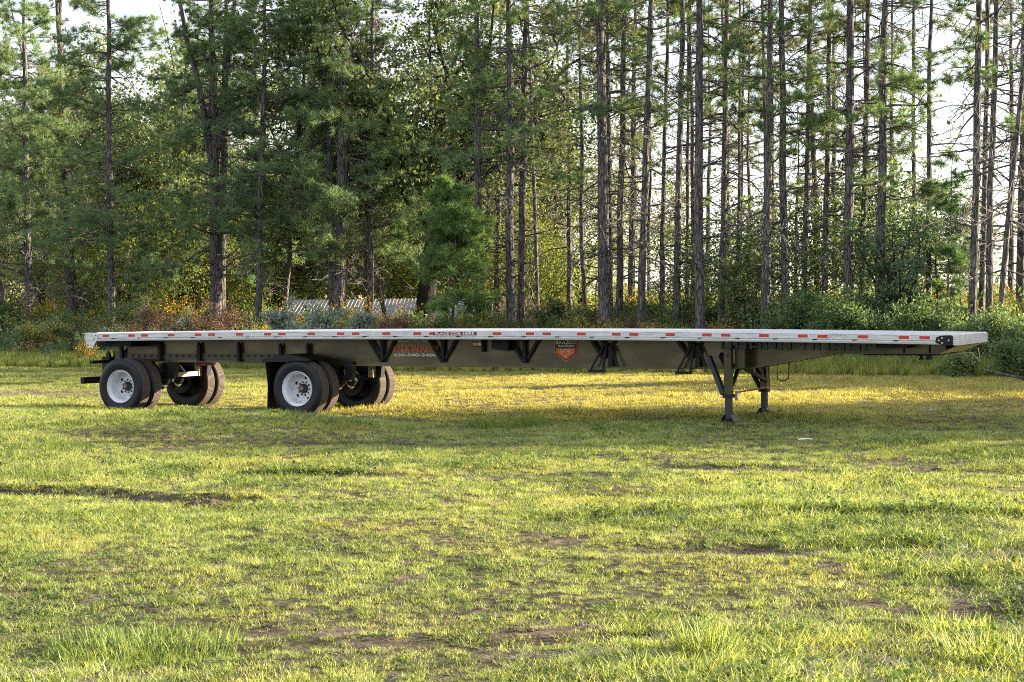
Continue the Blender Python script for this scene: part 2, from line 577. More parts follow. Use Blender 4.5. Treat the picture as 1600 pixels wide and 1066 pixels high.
thatch = ramp(m, n1, [(0.34, (0.025, 0.022, 0.013)), (0.5, (0.10, 0.092, 0.050)), (0.68, (0.27, 0.235, 0.155))])
soil = mixc(m, n2, soil, mixc(m, 1.0, soil, (1.12, 0.9, 0.8), 'MULTIPLY'))
L(m, mixc(m, ramp(m, a.outputs['Fac'], [(0.15, (0, 0, 0)), (0.7, (1, 1, 1))]), thatch, soil), P(m).inputs['Base Color'])
n3 = noise(m, g.outputs['Position'], 60, 4, 0.8)
bump(m, math_n(m, 'ADD', n1, n3), 1.0, 0.03)
gob = link('grass_field', gme, None, m, kind='structure')

# ------------------------------------------------------------------ plant prototypes
def blades(n, h0, h1, wid, rad, lean, seg=2, rs=None, droop=0.5, flat=0.0):
    """n curved blades as numpy verts + tris"""
    r = rs
    a = r.uniform(0, 2 * np.pi, n)
    rr = rad * np.sqrt(r.uniform(0, 1, n))
    bx, by = rr * np.cos(a), rr * np.sin(a)
    d = a + r.normal(0, 1.1, n)
    h = r.uniform(h0, h1, n)
    ln = lean * r.uniform(0.3, 1.2, n)
    wv = wid * r.uniform(0.6, 1.3, n)
    nx_, ny_ = -np.sin(d + r.normal(0, .5, n)), np.cos(d + r.normal(0, .5, n))
    Vs, Ts = [], []
    lev = []
    for k in range(seg + 1):
        t = k / seg
        out = h * ln * t ** 1.6
        z = h * (t - droop * ln * t * t * 0.6) * (1 - flat)
        c = np.stack([bx + np.cos(d) * out, by + np.sin(d) * out, np.maximum(z, 0.004 * k)], 1)
        lev.append((c, wv * (1 - t ** 1.5) * 0.5))
    off = 0
    for k in range(seg):
        c, hw = lev[k]
        s_ = np.stack([nx_ * hw, ny_ * hw, 0 * hw], 1)
        Vs += [c - s_, c + s_]
    Vs.append(lev[-1][0])
    Vv = np.concatenate(Vs, 0)
    i = np.arange(n)
    for k in range(seg - 1):
        a0, b0 = 2 * k * n + i, (2 * k + 1) * n + i
        a1, b1 = (2 * k + 2) * n + i, (2 * k + 3) * n + i
        Ts += [np.stack([a0, b0, b1], 1), np.stack([a0, b1, a1], 1)]
    k = seg - 1
    Ts.append(np.stack([2 * k * n + i, (2 * k + 1) * n + i, 2 * seg * n + i], 1))
    return Vv, np.concatenate(Ts, 0)


def rot_many(n, rs, up=0.0):
    q = rs.normal(size=(n, 4))
    q[:, 1:3] *= (1 - up)
    q /= np.linalg.norm(q, axis=1, keepdims=True)
    w_, x, y, z = q.T
    return np.stack([np.stack([1 - 2 * (y * y + z * z), 2 * (x * y - z * w_), 2 * (x * z + y * w_)], 1),
                     np.stack([2 * (x * y + z * w_), 1 - 2 * (x * x + z * z), 2 * (y * z - x * w_)], 1),
                     np.stack([2 * (x * z - y * w_), 2 * (y * z + x * w_), 1 - 2 * (x * x + y * y)], 1)], 1)


def leaves(P_, size, rs, up=0.0, aspect=0.7):
    """a diamond leaf (2 tris) at each point"""
    n = len(P_)
    s = size * rs.uniform(0.6, 1.3, n)
    base = np.array([[0, 0, 0], [0.5, aspect / 2, 0.06], [1, 0, 0], [0.5, -aspect / 2, 0.06]])
    Rm = rot_many(n, rs, up)
    Vv = np.einsum('nij,kj->nki', Rm, base) * s[:, None, None] + P_[:, None, :]
    i = np.arange(n)[:, None] * 4
    T = np.concatenate([i + [0, 1, 2], i + [0, 2, 3]], 0)
    return Vv.reshape(-1, 3), T


def scatter(name, protos, pts, rot, scl, vi, label, cat, tilt=0.12, group=None):
    """one 'stuff' object: prototypes instanced on a cloud of points by geometry nodes"""
    me = bpy.data.meshes.new(name)
    me.vertices.add(len(pts))
    me.vertices.foreach_set('co', np.asarray(pts, np.float32).ravel())
    r3 = np.stack([rng.normal(0, tilt, len(pts)), rng.normal(0, tilt, len(pts)), rot], 1).astype(np.float32)
    for nm, ty, arr in (('rot', 'FLOAT_VECTOR', r3), ('scl', 'FLOAT', scl), ('vi', 'INT', vi)):
        at = me.attributes.new(nm, ty, 'POINT')
        at.data.foreach_set('vector' if ty == 'FLOAT_VECTOR' else 'value', np.asarray(arr).ravel().astype(np.int32 if ty == 'INT' else np.float32))
    o = link(name, me, None, None, kind='stuff', label=label, category=cat)
    ng = bpy.data.node_groups.new(name + '_nodes', 'GeometryNodeTree')
    ng.interface.new_socket('Geometry', in_out='INPUT', socket_type='NodeSocketGeometry')
    ng.interface.new_socket('Geometry', in_out='OUTPUT', socket_type='NodeSocketGeometry')
    nn = ng.nodes
    gi, go = nn.new('NodeGroupInput'), nn.new('NodeGroupOutput')
    ji = nn.new('GeometryNodeGeometryToInstance')
    for p in reversed(protos):
        oi = nn.new('GeometryNodeObjectInfo')
        oi.inputs['Object'].default_value = p
        oi.transform_space = 'ORIGINAL'
        ng.links.new(oi.outputs['Geometry'], ji.inputs[0])
    ip = nn.new('GeometryNodeInstanceOnPoints')
    ip.inputs['Pick Instance'].default_value = True
    def attr(nm, ty):
        q = nn.new('GeometryNodeInputNamedAttribute')
        q.data_type = ty
        q.inputs[0].default_value = nm
        return next(s for s in q.outputs if s.enabled and s.name == 'Attribute')
    ng.links.new(gi.outputs[0], ip.inputs['Points'])
    ng.links.new(ji.outputs[0], ip.inputs['Instance'])
    ng.links.new(attr('vi', 'INT'), ip.inputs['Instance Index'])
    er = nn.new('FunctionNodeEulerToRotation')
    ng.links.new(attr('rot', 'FLOAT_VECTOR'), er.inputs[0])
    ng.links.new(er.outputs[0], ip.inputs['Rotation'])
    ng.links.new(attr('scl', 'FLOAT'), ip.inputs['Scale'])
    ng.links.new(ip.outputs[0], go.inputs[0])
    md = o.modifiers.new('scatter', 'NODES')
    md.node_group = ng
    return o


def proto(name, me):
    return bpy.data.objects.new(name, me)     # not linked: lives only inside the scatter


def grass_mat(name, green, dry_sunlit, trans, isl=0.55):
    """blade colour: patches of green and of straw, with golden sunlight painted into a strip by the trailer"""
    m = bpy.data.materials.new(name)
    m.use_nodes = True
    b = P(m)
    g = N(m, 'ShaderNodeNewGeometry')
    sp = N(m, 'ShaderNodeSeparateXYZ')
    L(m, g.outputs['Position'], sp.inputs[0])
    n1 = noise(m, g.outputs['Position'], 0.55, 3)
    n2 = noise(m, g.outputs['Position'], 2.3, 3)
    f = math_n(m, 'ADD', math_n(m, 'MULTIPLY', g.outputs['Random Per Island'], isl), math_n(m, 'MULTIPLY', n2, 1 - isl * .8))
    cg = ramp(m, f, green)
    cd = ramp(m, f, dry_sunlit)
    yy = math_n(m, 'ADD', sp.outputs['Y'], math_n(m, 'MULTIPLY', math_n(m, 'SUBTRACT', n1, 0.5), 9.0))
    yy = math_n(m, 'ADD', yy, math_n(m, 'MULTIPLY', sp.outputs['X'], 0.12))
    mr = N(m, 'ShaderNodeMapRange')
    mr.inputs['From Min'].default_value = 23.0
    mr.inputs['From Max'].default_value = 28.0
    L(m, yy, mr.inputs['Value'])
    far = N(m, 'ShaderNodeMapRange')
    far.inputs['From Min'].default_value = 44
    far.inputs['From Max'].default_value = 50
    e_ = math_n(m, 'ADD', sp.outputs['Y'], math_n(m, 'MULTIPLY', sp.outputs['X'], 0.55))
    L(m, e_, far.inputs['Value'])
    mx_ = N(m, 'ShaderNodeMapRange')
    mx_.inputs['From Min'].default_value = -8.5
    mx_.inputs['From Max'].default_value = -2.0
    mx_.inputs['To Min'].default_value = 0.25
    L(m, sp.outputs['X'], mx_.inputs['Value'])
    sunlit_dryness = math_n(m, 'MULTIPLY', mr.outputs[0], math_n(m, 'SUBTRACT', 1.0, far.outputs[0]))  # golden strip paints warm sunlight, greener where shade falls
    sunlit_dryness = math_n(m, 'MULTIPLY', sunlit_dryness, mx_.outputs[0])
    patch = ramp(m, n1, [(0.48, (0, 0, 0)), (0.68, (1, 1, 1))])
    sunlit_dryness = math_n(m, 'MAXIMUM', math_n(m, 'MULTIPLY', sunlit_dryness, 0.92), math_n(m, 'MULTIPLY', patch, 0.5))
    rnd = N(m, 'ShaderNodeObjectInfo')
    sunlit_dryness = math_n(m, 'ADD', sunlit_dryness, math_n(m, 'MULTIPLY', math_n(m, 'SUBTRACT', rnd.outputs['Random'], 0.6), 0.3))
    sunlit_dryness.node.use_clamp = True
    col = mixc(m, sunlit_dryness, cg, cd)
    L(m, col, b.inputs['Base Color'])
    b.inputs['Roughness'].default_value = 0.5
    b.inputs['Specular IOR Level'].default_value = 0.3
    t = N(m, 'ShaderNodeBsdfTranslucent')
    L(m, mixc(m, 1.0, col, (1.2, 1.1, 0.5), 'MULTIPLY'), t.inputs['Color'])
    mx = N(m, 'ShaderNodeMixShader')
    mx.inputs[0].default_value = trans
    L(m, b.outputs[0], mx.inputs[1])
    L(m, t.outputs[0], mx.inputs[2])
    L(m, mx.outputs[0], m.node_tree.nodes['Material Output'].inputs['Surface'])
    return m


GREEN = [(0.24, (0.035, 0.065, 0.018)), (0.42, (0.16, 0.24, 0.058)), (0.58, (0.33, 0.42, 0.115)), (0.82, (0.60, 0.64, 0.30))]
DRY_SUNLIT = [(0.22, (0.07, 0.072, 0.026)), (0.48, (0.36, 0.325, 0.085)), (0.8, (0.70, 0.62, 0.23))]  # straw tone that also paints the golden sunlit strip
MT['grass'] = grass_mat('field_grass', GREEN, DRY_SUNLIT, 0.5)
MT['grass_broad'] = grass_mat('broad_weed_grass', [(0.2, (0.045, 0.09, 0.022)), (0.5, (0.14, 0.22, 0.055)), (0.8, (0.32, 0.40, 0.12))], DRY_SUNLIT, 0.45)
MT['clover'] = leaf_mat('clover_leaves', [(0.2, (0.04, 0.08, 0.03)), (0.5, (0.09, 0.15, 0.045)), (0.85, (0.18, 0.25, 0.09))], 0.35, 1.5)
MT['straw'] = leaf_mat('dead_straw', [(0.2, (0.12, 0.09, 0.06)), (0.5, (0.30, 0.25, 0.17)), (0.85, (0.50, 0.45, 0.33))], 0.25, 2.0, tcol=(1, 0.95, 0.8))


def gp(name, m, *parts):
    Vs, Ts, o = [], [], 0
    for v, t in parts:
        Vs.append(v)
        Ts.append(t + o)
        o += len(v)
    me = np_mesh(name, np.concatenate(Vs), tris=np.concatenate(Ts))
    me.materials.append(m)
    return proto(name, me)


rs = np.random.default_rng(11)
near_p = [gp('grass_tuft', MT['grass'], blades(34, .022, .066, .0056, .085, .95, 2, rs)) for _ in range(3)] + \
         [gp('grass_tuft', MT['grass_broad'], blades(16, .035, .085, .011, .05, 1.3, 3, rs)) for _ in range(3)] + \
         [gp('clover', MT['clover'], leaves(np.stack([rs.normal(0, .045, 26), rs.normal(0, .045, 26), rs.uniform(.004, .05, 26)], 1), .024, rs, .6, .9)) for _ in range(1)] + \
         [gp('straw_tuft', MT['straw'], blades(24, .05, .11, .005, .10, 1.6, 2, rs, flat=.8)) for _ in range(3)]
far_p = [gp('grass_clump', MT['grass'], blades(60, .025, .075, .012, .20, .9, 1, rs)) for _ in range(3)] + \
        [gp('grass_clump', MT['grass_broad'], blades(36, .035, .09, .018, .14, 1.1, 1, rs)) for _ in range(1)] + \
        [gp('straw_clump', MT['straw'], blades(34, .05, .11, .012, .20, 1.6, 1, rs, flat=.7)) for _ in range(1)]


def sample_zone(y0, y1, dens, margin=2.0, k=0.36):
    half = k * y1 + margin
    n = int((y1 - y0) * 2 * half * dens)
    Y = rng.uniform(y0, y1, n)
    X = rng.uniform(-half, half, n)
    keep = np.abs(X) < k * Y + margin
    return X[keep], Y[keep]


def grass_zone(name, y0, y1, dens, protos, nb, label, kinds, smul=1.0):
    X, Y = sample_zone(y0, y1, dens)
    b = bare_mask(X, Y)
    e = Y + 0.55 * X
    u = rng.random(len(X))
    lush = fbm(X, Y, 0.5, 71, 3)
    keep = (u < (1.0 - 0.5 * b) * (0.7 + 0.6 * sstep(lush, .3, .6))) & (e < 52)
    X, Y, b, lush = X[keep], Y[keep], b[keep], lush[keep]
    Z = ground_z(X, Y) - 0.004
    n = len(X)
    k0, k1, k2 = kinds     # counts of fine, broad, straw prototypes
    r = rng.random(n)
    broadp = 0.16 + 0.35 * sstep(fbm(X, Y, 0.9, 31, 2), .55, .7)
    strawp = 0.22 + 0.60 * sstep(b, .1, .7)
    vi = np.where(r < broadp, k0 + rng.integers(0, k1, n), np.where(r < broadp + strawp, k0 + k1 + rng.integers(0, k2, n), rng.integers(0, k0, n)))
    sc = (0.55 + 0.9 * fbm(X, Y, 0.8, 41, 3)) * rng.uniform(0.7, 1.35, n) * smul
    sc *= 0.62 + 0.45 * sstep(lush, .4, .7)
    return scatter(name, protos, np.stack([X, Y, Z], 1), rng.uniform(0, 6.28, n), sc, vi, label, 'grass')


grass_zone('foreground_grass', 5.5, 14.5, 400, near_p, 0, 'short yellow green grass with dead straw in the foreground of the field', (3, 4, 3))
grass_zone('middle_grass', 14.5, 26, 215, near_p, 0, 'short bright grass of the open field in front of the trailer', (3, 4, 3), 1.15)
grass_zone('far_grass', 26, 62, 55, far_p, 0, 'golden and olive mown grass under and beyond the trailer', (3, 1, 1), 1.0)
# a band of soil clods and dead debris on bare places
clods = []
for _ in range(3):
    k = MB()
    for q in range(9):
        c = np.array([rs.uniform(-.06, .06), rs.uniform(-.06, .06), 0.004])
        s_ = rs.uniform(.006, .018)
        vs = [c + s_ * np.array(v) * rs.uniform(.6, 1.3, 3) for v in ((1, 0, 0), (-1, 0, 0), (0, 1, 0), (0, -1, 0), (0, 0, .8), (0, 0, -.8))]
        k.add(vs, [(0, 2, 4), (2, 1, 4), (1, 3, 4), (3, 0, 4), (2, 0, 5), (1, 2, 5), (3, 1, 5), (0, 3, 5)])
    me = k.mesh('soil_clods')
    me.materials.append(m_soil := bpy.data.materials['soil_and_thatch'])
    at = me.attributes.new('bare', 'FLOAT', 'POINT')
    at.data.foreach_set('value', np.ones(len(me.vertices), np.float32))
    clods.append(proto('soil_clods', me))
X, Y = sample_zone(6, 19, 60)
b = bare_mask(X, Y)
kk = rng.random(len(X)) < b * 0.5
X, Y = X[kk], Y[kk]
scatter('soil_clods', clods, np.stack([X, Y, ground_z(X, Y)], 1), rng.uniform(0, 6.28, len(X)), rng.uniform(.3, .9, len(X)), rng.integers(0, 3, len(X)),
        'small brown clods of soil on the bare patches of the field', 'soil')

# ------------------------------------------------------------------ trailer
SX, SY, SROT = -7.6118, 28.8099, -0.44686
TR = thing('flatbed_trailer', 'long silver flatbed semi trailer with olive beams standing unhitched on the grass', 'trailer', (SX, SY, 0), SROT)
S0, S1 = -0.17, 15.34
W = 2.59


def zd(s):
    return 1.4528 + 0.00907 * s - 0.00094 * s * s


def sweep(prof, name, m, s0=S0, s1=S1, n=48, parent=TR, mis=None, smooth=False, **pr):
    """profile (w, dz below deck) swept along the cambered deck line"""
    k = MB()
    cnt = len(prof)
    ss = np.linspace(s0, s1, n)
    vs = [(s, a, zd(s) + b) for s in ss for a, b in prof]
    fs, ms = [], []
    for i in range(n - 1):
        for j in range(cnt):
            j2 = (j + 1) % cnt
            fs.append((i * cnt + j, i * cnt + j2, (i + 1) * cnt + j2, (i + 1) * cnt + j))
    fs.append(tuple(range(cnt - 1, -1, -1)))
    fs.append(tuple((n - 1) * cnt + j for j in range(cnt)))
    k.add(vs, fs)
    return k.build(name, m, parent, **pr)


rail = [(0.03, 0.0), (0.008, -0.004), (0.0, -0.018), (0.0, -0.026), (0.004, -0.030), (0.004, -0.094), (0.035, -0.097), (0.035, -0.108), (-0.006, -0.109), (-0.008, -0.118), (-0.004, -0.146), (0.01, -0.153), (0.07, -0.153), (0.07, -0.14), (0.05, -0.03), (0.07, -0.03), (0.07, 0.0)]
sweep(rail, 'side_rail', MT['alu'])
sweep([(W - a, b) for a, b in rail][::-1], 'side_rail', MT['alu'])
# deck boards run lengthwise, 3 mm below the rails
nb = 8
bw = (W - 0.146) / nb
for i in range(nb):
    a0 = 0.073 + i * bw
    sweep([(a0 + 0.003, -0.003), (a0 + 0.003, -0.033), (a0 + bw - 0.003, -0.033), (a0 + bw - 0.003, -0.003), (a0 + bw * .66, -0.0035), (a0 + bw * .64, -0.007), (a0 + bw * .36, -0.007), (a0 + bw * .34, -0.0035)], 'deck_board', MT['alu'], S0 + 0.02, S1 - 0.03, 32)
# cross members
cm = MB()
cm.box(-0.02, 0.02, 0.075, W - 0.075, -0.045, -0.035)
cm.box(-0.004, 0.004, 0.075, W - 0.075, -0.125, -0.045)
cm.box(-0.02, 0.02, 0.075, W - 0.075, -0.135, -0.125)
cme = cm.mesh('cross_member')
cme.materials.append(MT['black'])
for s in np.arange(0.15, 15.1, 0.46):
    o = link('cross_member', cme, TR)
    o.location = (s, 0, zd(s))

# main beams
def web_bottom(s):
    return float(np.interp(s, [-0.21, 2.7, 4.2, 7.6, 12.05, 13.4, 13.75, 15.1], [0.93, 0.915, 0.878, 0.858, 0.845, 1.085, 1.09, 1.09]))


def beam(wc, side):
    ss = sorted(set(list(np.linspace(-0.21, 15.05, 60)) + [4.2, 12.05, 13.4, 13.75]))
    top = [(s, (zd(s) - 0.135) if s > 0.05 else 1.12) for s in ss]
    bot = [(s, web_bottom(s)) for s in ss]
    k = MB()
    for i in range(len(ss) - 1):
        poly = [(ss[i], bot[i][1]), (ss[i + 1], bot[i + 1][1]), (ss[i + 1], top[i + 1][1]), (ss[i], top[i][1])]
        k.prism(poly, wc - 0.005, wc + 0.005)
    web = k.build('main_beam', MT['olive'], TR)
    k = MB()
    for i in range(len(ss) - 1):
        z0, z1 = bot[i][1], bot[i + 1][1]
        a, b_ = ss[i], ss[i + 1]
        k.add([(a, wc - .075, z0 - .016), (b_, wc - .075, z1 - .016), (b_, wc + .075, z1 - .016), (a, wc + .075, z0 - .016),
               (a, wc - .075, z0 + .001), (b_, wc - .075, z1 + .001), (b_, wc + .075, z1 + .001), (a, wc + .075, z0 + .001)],
              [(0, 3, 2, 1), (4, 5, 6, 7), (0, 1, 5, 4), (2, 3, 7, 6), (1, 2, 6, 5), (0, 4, 7, 3)])
    k.build('lower_flange', MT['olive'], web)
    return web


web_n = beam(0.80, -1)
web_f = beam(W - 0.80, 1)
# slider rail with holes at the rear
k = MB()
k.box(-0.15, 3.68, 0.775, 0.79, 0.955, 1.06)
k.build('slider_rail', mat('worn_grey_steel', (0.07, 0.066, 0.05), 0.45, 0.3), TR)
hm = MB()
hm.lathe([(0.0005, -0.004), (0.024, -0.004), (0.024, 0.004), (0.0005, 0.004)], 12)
hme = hm.mesh('rail_hole')
hme.materials.append(MT['black'])
for s in np.arange(-0.02, 3.5, 0.1435):
    o = link('rail_hole', hme, TR)
    o.location = (s, 0.772, 1.02)
# black stiffeners with a pointed head
for s, z0, z1, wd in ((-0.27, 0.94, 1.11, .075), (0.04, 0.94, 1.29, .055), (0.92, 0.93, 1.28, .065), (1.80, 0.93, 1.27, .065), (2.67, 0.92, 1.28, .055), (3.56, 0.98, 1.25, .05), (4.13, 0.95, 1.25, .055)):
    k = MB()
    h = wd / 2
    k.prism([(s - h, z0), (s + h, z0), (s + h, z1 - .05), (s, z1), (s - h, z1 - .05)], 0.71, 0.765)
    k.build('stiffener', MT['black'], TR)
k = MB()
k.box(-0.17, 0.6, .30, .76, 1.20, 1.30)
k.build('tail_bracket', MT['black'], TR)


def vbrace(s, hw=0.27, zb=0.925, wy=0.70, top=None):
    t = (zd(s) - 0.13) if top is None else top
    k = MB()
    k.prism([(s - hw - .03, t), (s - hw + .035, t), (s + .02, zb), (s - .03, zb)], wy, wy + .04)
    k.prism([(s + hw - .035, t), (s + hw + .03, t), (s + .03, zb), (s - .02, zb)], wy + .045, wy + .085)
    k.prism([(s - .028, zb + .05), (s + .028, zb + .05), (s + .028, t - .07), (s + .075, t - .03), (s + .075, t), (s - .075, t), (s - .075, t - .03), (s - .028, t - .07)], wy + .02, wy + .06)
    k.prism([(s - .05, zb + .06), (s, zb - .015), (s + .05, zb + .06)], wy - .004, wy + .03)
    return k.build('v_brace', MT['black'], TR)


for s in (5.63, 6.80, 8.31):
    vbrace(s)
for s0_, tz in ((9.70, 0.79), (11.16, 0.77)):
    vbrace(s0_, 0.22, 1.0)
    k = MB()
    a = s0_ - 0.11
    k.bar((s0_ + .05, .70, 1.24), (a - .08, .66, tz + .02), .03)
    k.bar((s0_ + .08, .70, 1.24), (a + .13, .66, tz + .02), .035)
    k.box(a - .11, a + .16, .64, .68, tz - .015, tz + .03)
    k.box(s0_ + .10, s0_ + .17, .70, .76, 0.87, 1.20)
    k.bar((s0_ + .15, .66, 1.2), (s0_ + .29, .66, .87), .03)
    k.build('carrier_frame', MT['black'], TR)

# reflective tape along the near rail
def tape(s, ln, z, h, m, name, y=-0.0015, th=0.0025):
    k = MB()
    a, b_ = s - ln / 2, s + ln / 2
    za, zb = zd(a) + z, zd(b_) + z
    k.add([(a, y + .004, za - h / 2), (b_, y + .004, zb - h / 2), (b_, y + .004, zb + h / 2), (a, y + .004, za + h / 2),
           (a, y + .004 - th, za - h / 2), (b_, y + .004 - th, zb - h / 2), (b_, y + .004 - th, zb + h / 2), (a, y + .004 - th, za + h / 2)],
          [(0, 1, 2, 3), (7, 6, 5, 4), (4, 5, 1, 0), (6, 7, 3, 2), (5, 6, 2, 1), (7, 4, 0, 3)])
    return k.build(name, m, TR)


PER = 1.46326
reds, segs = [], []
for i in range(30):
    j = i if i < 15 else i - 15
    kq, t = divmod(j - 1, 3)
    s = 0.87046 - 0.17 * 0 + PER * (kq + [0, 0.19906, 0.60112][t]) + (0.56961 + 5 * PER if i >= 15 else 0)
    s -= 0.0
    reds.append(s)
    if t == 0:
        segs += [(s + 0.145, 0.115)]
    elif t == 2:
        segs += [(s - 0.145, 0.125), (s + 0.150, 0.135)]
GS = 0.0   # gauge of s
for s in reds:
    tape(s, 0.175, -0.055, 0.064, MT['white'], 'tape_edge', y=0.0)
    tape(s, 0.148, -0.055, 0.046, MT['red'], 'red_reflector', y=-0.003)
for s, ln in segs:
    tape(s, ln, -0.056, 0.052, MT['silver'], 'silver_reflector', y=0.0)
k = MB()
for s in np.arange(0.45, 15.1, 0.585):
    k.box(s - .03, s + .03, -.010, .03, zd(s) - .112, zd(s) - .099)
k.build('rail_slots', MT['black'], TR, kind='stuff')

# end plates
k = MB()
k.box(-0.19, 0.10, -0.012, 0.06, zd(0) - 0.145, zd(0) + 0.004)
k.box(-0.19, -0.17, 0.06, W - .06, zd(0) - 0.145, zd(0) + 0.002)
k.build('rear_end_plate', MT['alu'], TR, bevel=.006)
k = MB()
k.prism([(-0.155, 1.31), (-0.135, 1.185), (-0.01, 1.185), (0.075, 1.31)], -.008, .01)
k.build('rear_corner_bracket', MT['alu'], TR)
k = MB()
k.lathe([(0.0005, -.004), (.012, -.004), (.012, .004), (.0005, .004)], 10, c=(-.12, -.010, 1.235))
for q in ((-.02, 1.40), (.03, 1.37), (.06, 1.41), (.01, 1.345), (.07, 1.345)):
    k.lathe([(0.0005, -.003), (.009, -.003), (.009, .003), (.0005, .003)], 8, c=(q[0], -.014, q[1]))
k.build('bolt_hole', MT['black'], TR)
zf = zd(S1)
k = MB()
k.prism([(15.33, zf + .001), (15.36, zf - .01), (15.36, zf - .155), (15.33, zf - .16)], 0.07, W - .02)
k.build('front_end_plate', MT['alu_dirty'], TR)
k = MB()
k.prism([(15.27, zf + .003), (15.375, zf + .002), (15.375, zf - .16), (15.27, zf - .155)], -.008, .075)
k.build('front_corner_post', MT['alu'], TR, bevel=.006)
k = MB()
k.prism([(15.06, zf - .045), (15.14, zf - .015), (15.265, zf - .012), (15.295, zf - .03), (15.295, zf - .15), (15.24, zf - .158), (15.14, zf - .145), (15.06, zf - .12)], -.018, -.009)
cp = k.build('front_corner_plate', MT['black'], TR)
rv = MB()
rv.lathe([(.0005, -.008), (.008, -.007), (.012, 0), (.0005, 0)], 10)
rvm = rv.mesh('rivet')
rvm.materials.append(MT['white'])
for q in ((15.10, -.085), (15.145, -.052), (15.145, -.122), (15.235, -.086)):
    o = link('rivet', rvm, cp)
    o.location = (q[0], -.019, zf + q[1])
# sloping nose and kingpin
k = MB()
k.prism([(15.02, 1.09), (15.05, 1.085), (15.33, zf - .165), (15.30, zf - .165)], 0.25, W - .25)
k.build('nose_plate', MT['olive'], TR)
k = MB()
k.prism([(15.13, 1.15), (15.15, 1.15), (15.215, 1.18), (15.195, 1.18)], 1.0, 1.45)
k.build('nose_slot', MT['black'], TR).location = (0.022, 0, -0.01)
k = MB()
k.box(13.9, 15.0, .5, W - .5, 1.06, 1.072)
k.build('coupler_plate', MT['black'], TR)
k = MB()
k.lathe([(.0005, 0), (.045, 0), (.045, .03), (.026, .03), (.026, .06), (.042, .065), (.042, .085), (.0005, .085)], 16)
kp = k.build('kingpin', MT['black'], TR, smooth=True)
kp.rotation_euler = (-math.pi / 2, 0, 0)
kp.location = (14.6, W / 2, 1.06)
for s in (14.45, 14.82):
    k = MB()
    k.box(s - .012, s + .012, .77, .793, 1.09, zd(s) - .14)
    k.build('stiffener', MT['black'], TR)
k = MB()
k.box(14.80, 14.86, .60, .80, 0.995, 1.075)
k.build('nose_hook', MT['black'], TR)

# marker light, bracket, dark box
k = MB()
k.prism([(7.33, 1.255), (7.34, 1.27), (7.52, 1.27), (7.535, 1.255), (7.535, 1.20), (7.52, 1.185), (7.34, 1.185), (7.33, 1.20)], .765, .793)
ml = k.build('marker_light', MT['black'], TR)
k = MB()
k.prism([(7.35, 1.25), (7.36, 1.257), (7.45, 1.257), (7.45, 1.198), (7.36, 1.198), (7.35, 1.205)], .75, .77)
k.build('amber_lens', MT['amber'], ml, bevel=.004)
k = MB()
k.prism([(7.452, 1.257), (7.505, 1.257), (7.517, 1.24), (7.517, 1.212), (7.505, 1.198), (7.452, 1.198)], .75, .77)
k.build('clear_lens', mat('pale_lens', (0.8, 0.6, 0.35), 0.2), ml, bevel=.004)
k = MB()
k.box(7.54, 7.57, .70, .79, 1.10, 1.32)
k.build('light_bracket', MT['black'], TR)
k = MB()
k.prism([(7.80, 1.32), (7.80, 1.15), (8.07, 1.12), (8.11, 1.14), (8.11, 1.32)], .55, .79)
k.build('valve_box', MT['black'], TR, bevel=.008)

# winch track: dark ribs and short bars under the front rail
gap_after = {4: .18}
s = 11.88
n_r = 0
for n_r in range(19):
    k = MB()
    k.box(s, s + .038, .045, .12, zd(s) - .262, zd(s) - .152)
    k.build('winch_rib', MT['black'], TR)
    if n_r % 2 == 0:
        k = MB()
        k.tube([(s + .03, .055, zd(s) - .226), (s + .17, .055, zd(s) - .226)], .012, 6)
        k.build('winch_bar', MT['gear'], TR)
        s += .135
    else:
        s += .09 + (.12 if n_r == 9 else 0)
k = MB()
k.box(14.15, 14.6, .3, .76, 1.17, 1.25)
k.build('air_line_box', MT['black'], TR)


# lettering
def text(body, s, z, hgt, wid, m, y, parent=TR, name='lettering', bold=0.0, align='LEFT'):
    cu = bpy.data.curves.new(name, 'FONT')
    cu.body = body
    cu.size = 1.0
    cu.offset = bold
    cu.resolution_u = 3
    tmp = bpy.data.objects.new(name, cu)
    me = bpy.data.meshes.new_from_object(tmp)
    bpy.data.objects.remove(tmp)
    co = np.empty(len(me.vertices) * 3)
    me.vertices.foreach_get('co', co)
    co = co.reshape(-1, 3)
    mn, mx = co.min(0), co.max(0)
    x = (co[:, 0] - mn[0]) / (mx[0] - mn[0]) * wid
    yv = (co[:, 1] - mn[1]) / (mx[1] - mn[1]) * hgt
    me.vertices.foreach_set('co', np.stack([s + x, np.full_like(x, y), z + yv], 1).ravel())
    me.update()
    return link(name, me, parent, m)


YW = 0.789   # just proud of the near web
text('Manufactured By  -  Sold By     Sales', 5.83, 1.262, .030, .66, MT['white'], YW - .003, name='small_lettering', bold=.01)
text('BRAZOSTRAILERS.COM', 5.82, 1.10, .115, .86, MT['orange'], YW - .003, bold=.016)
text('430-540-3400', 5.82, 1.018, .050, .84, MT['white'], YW - .003, bold=.03)
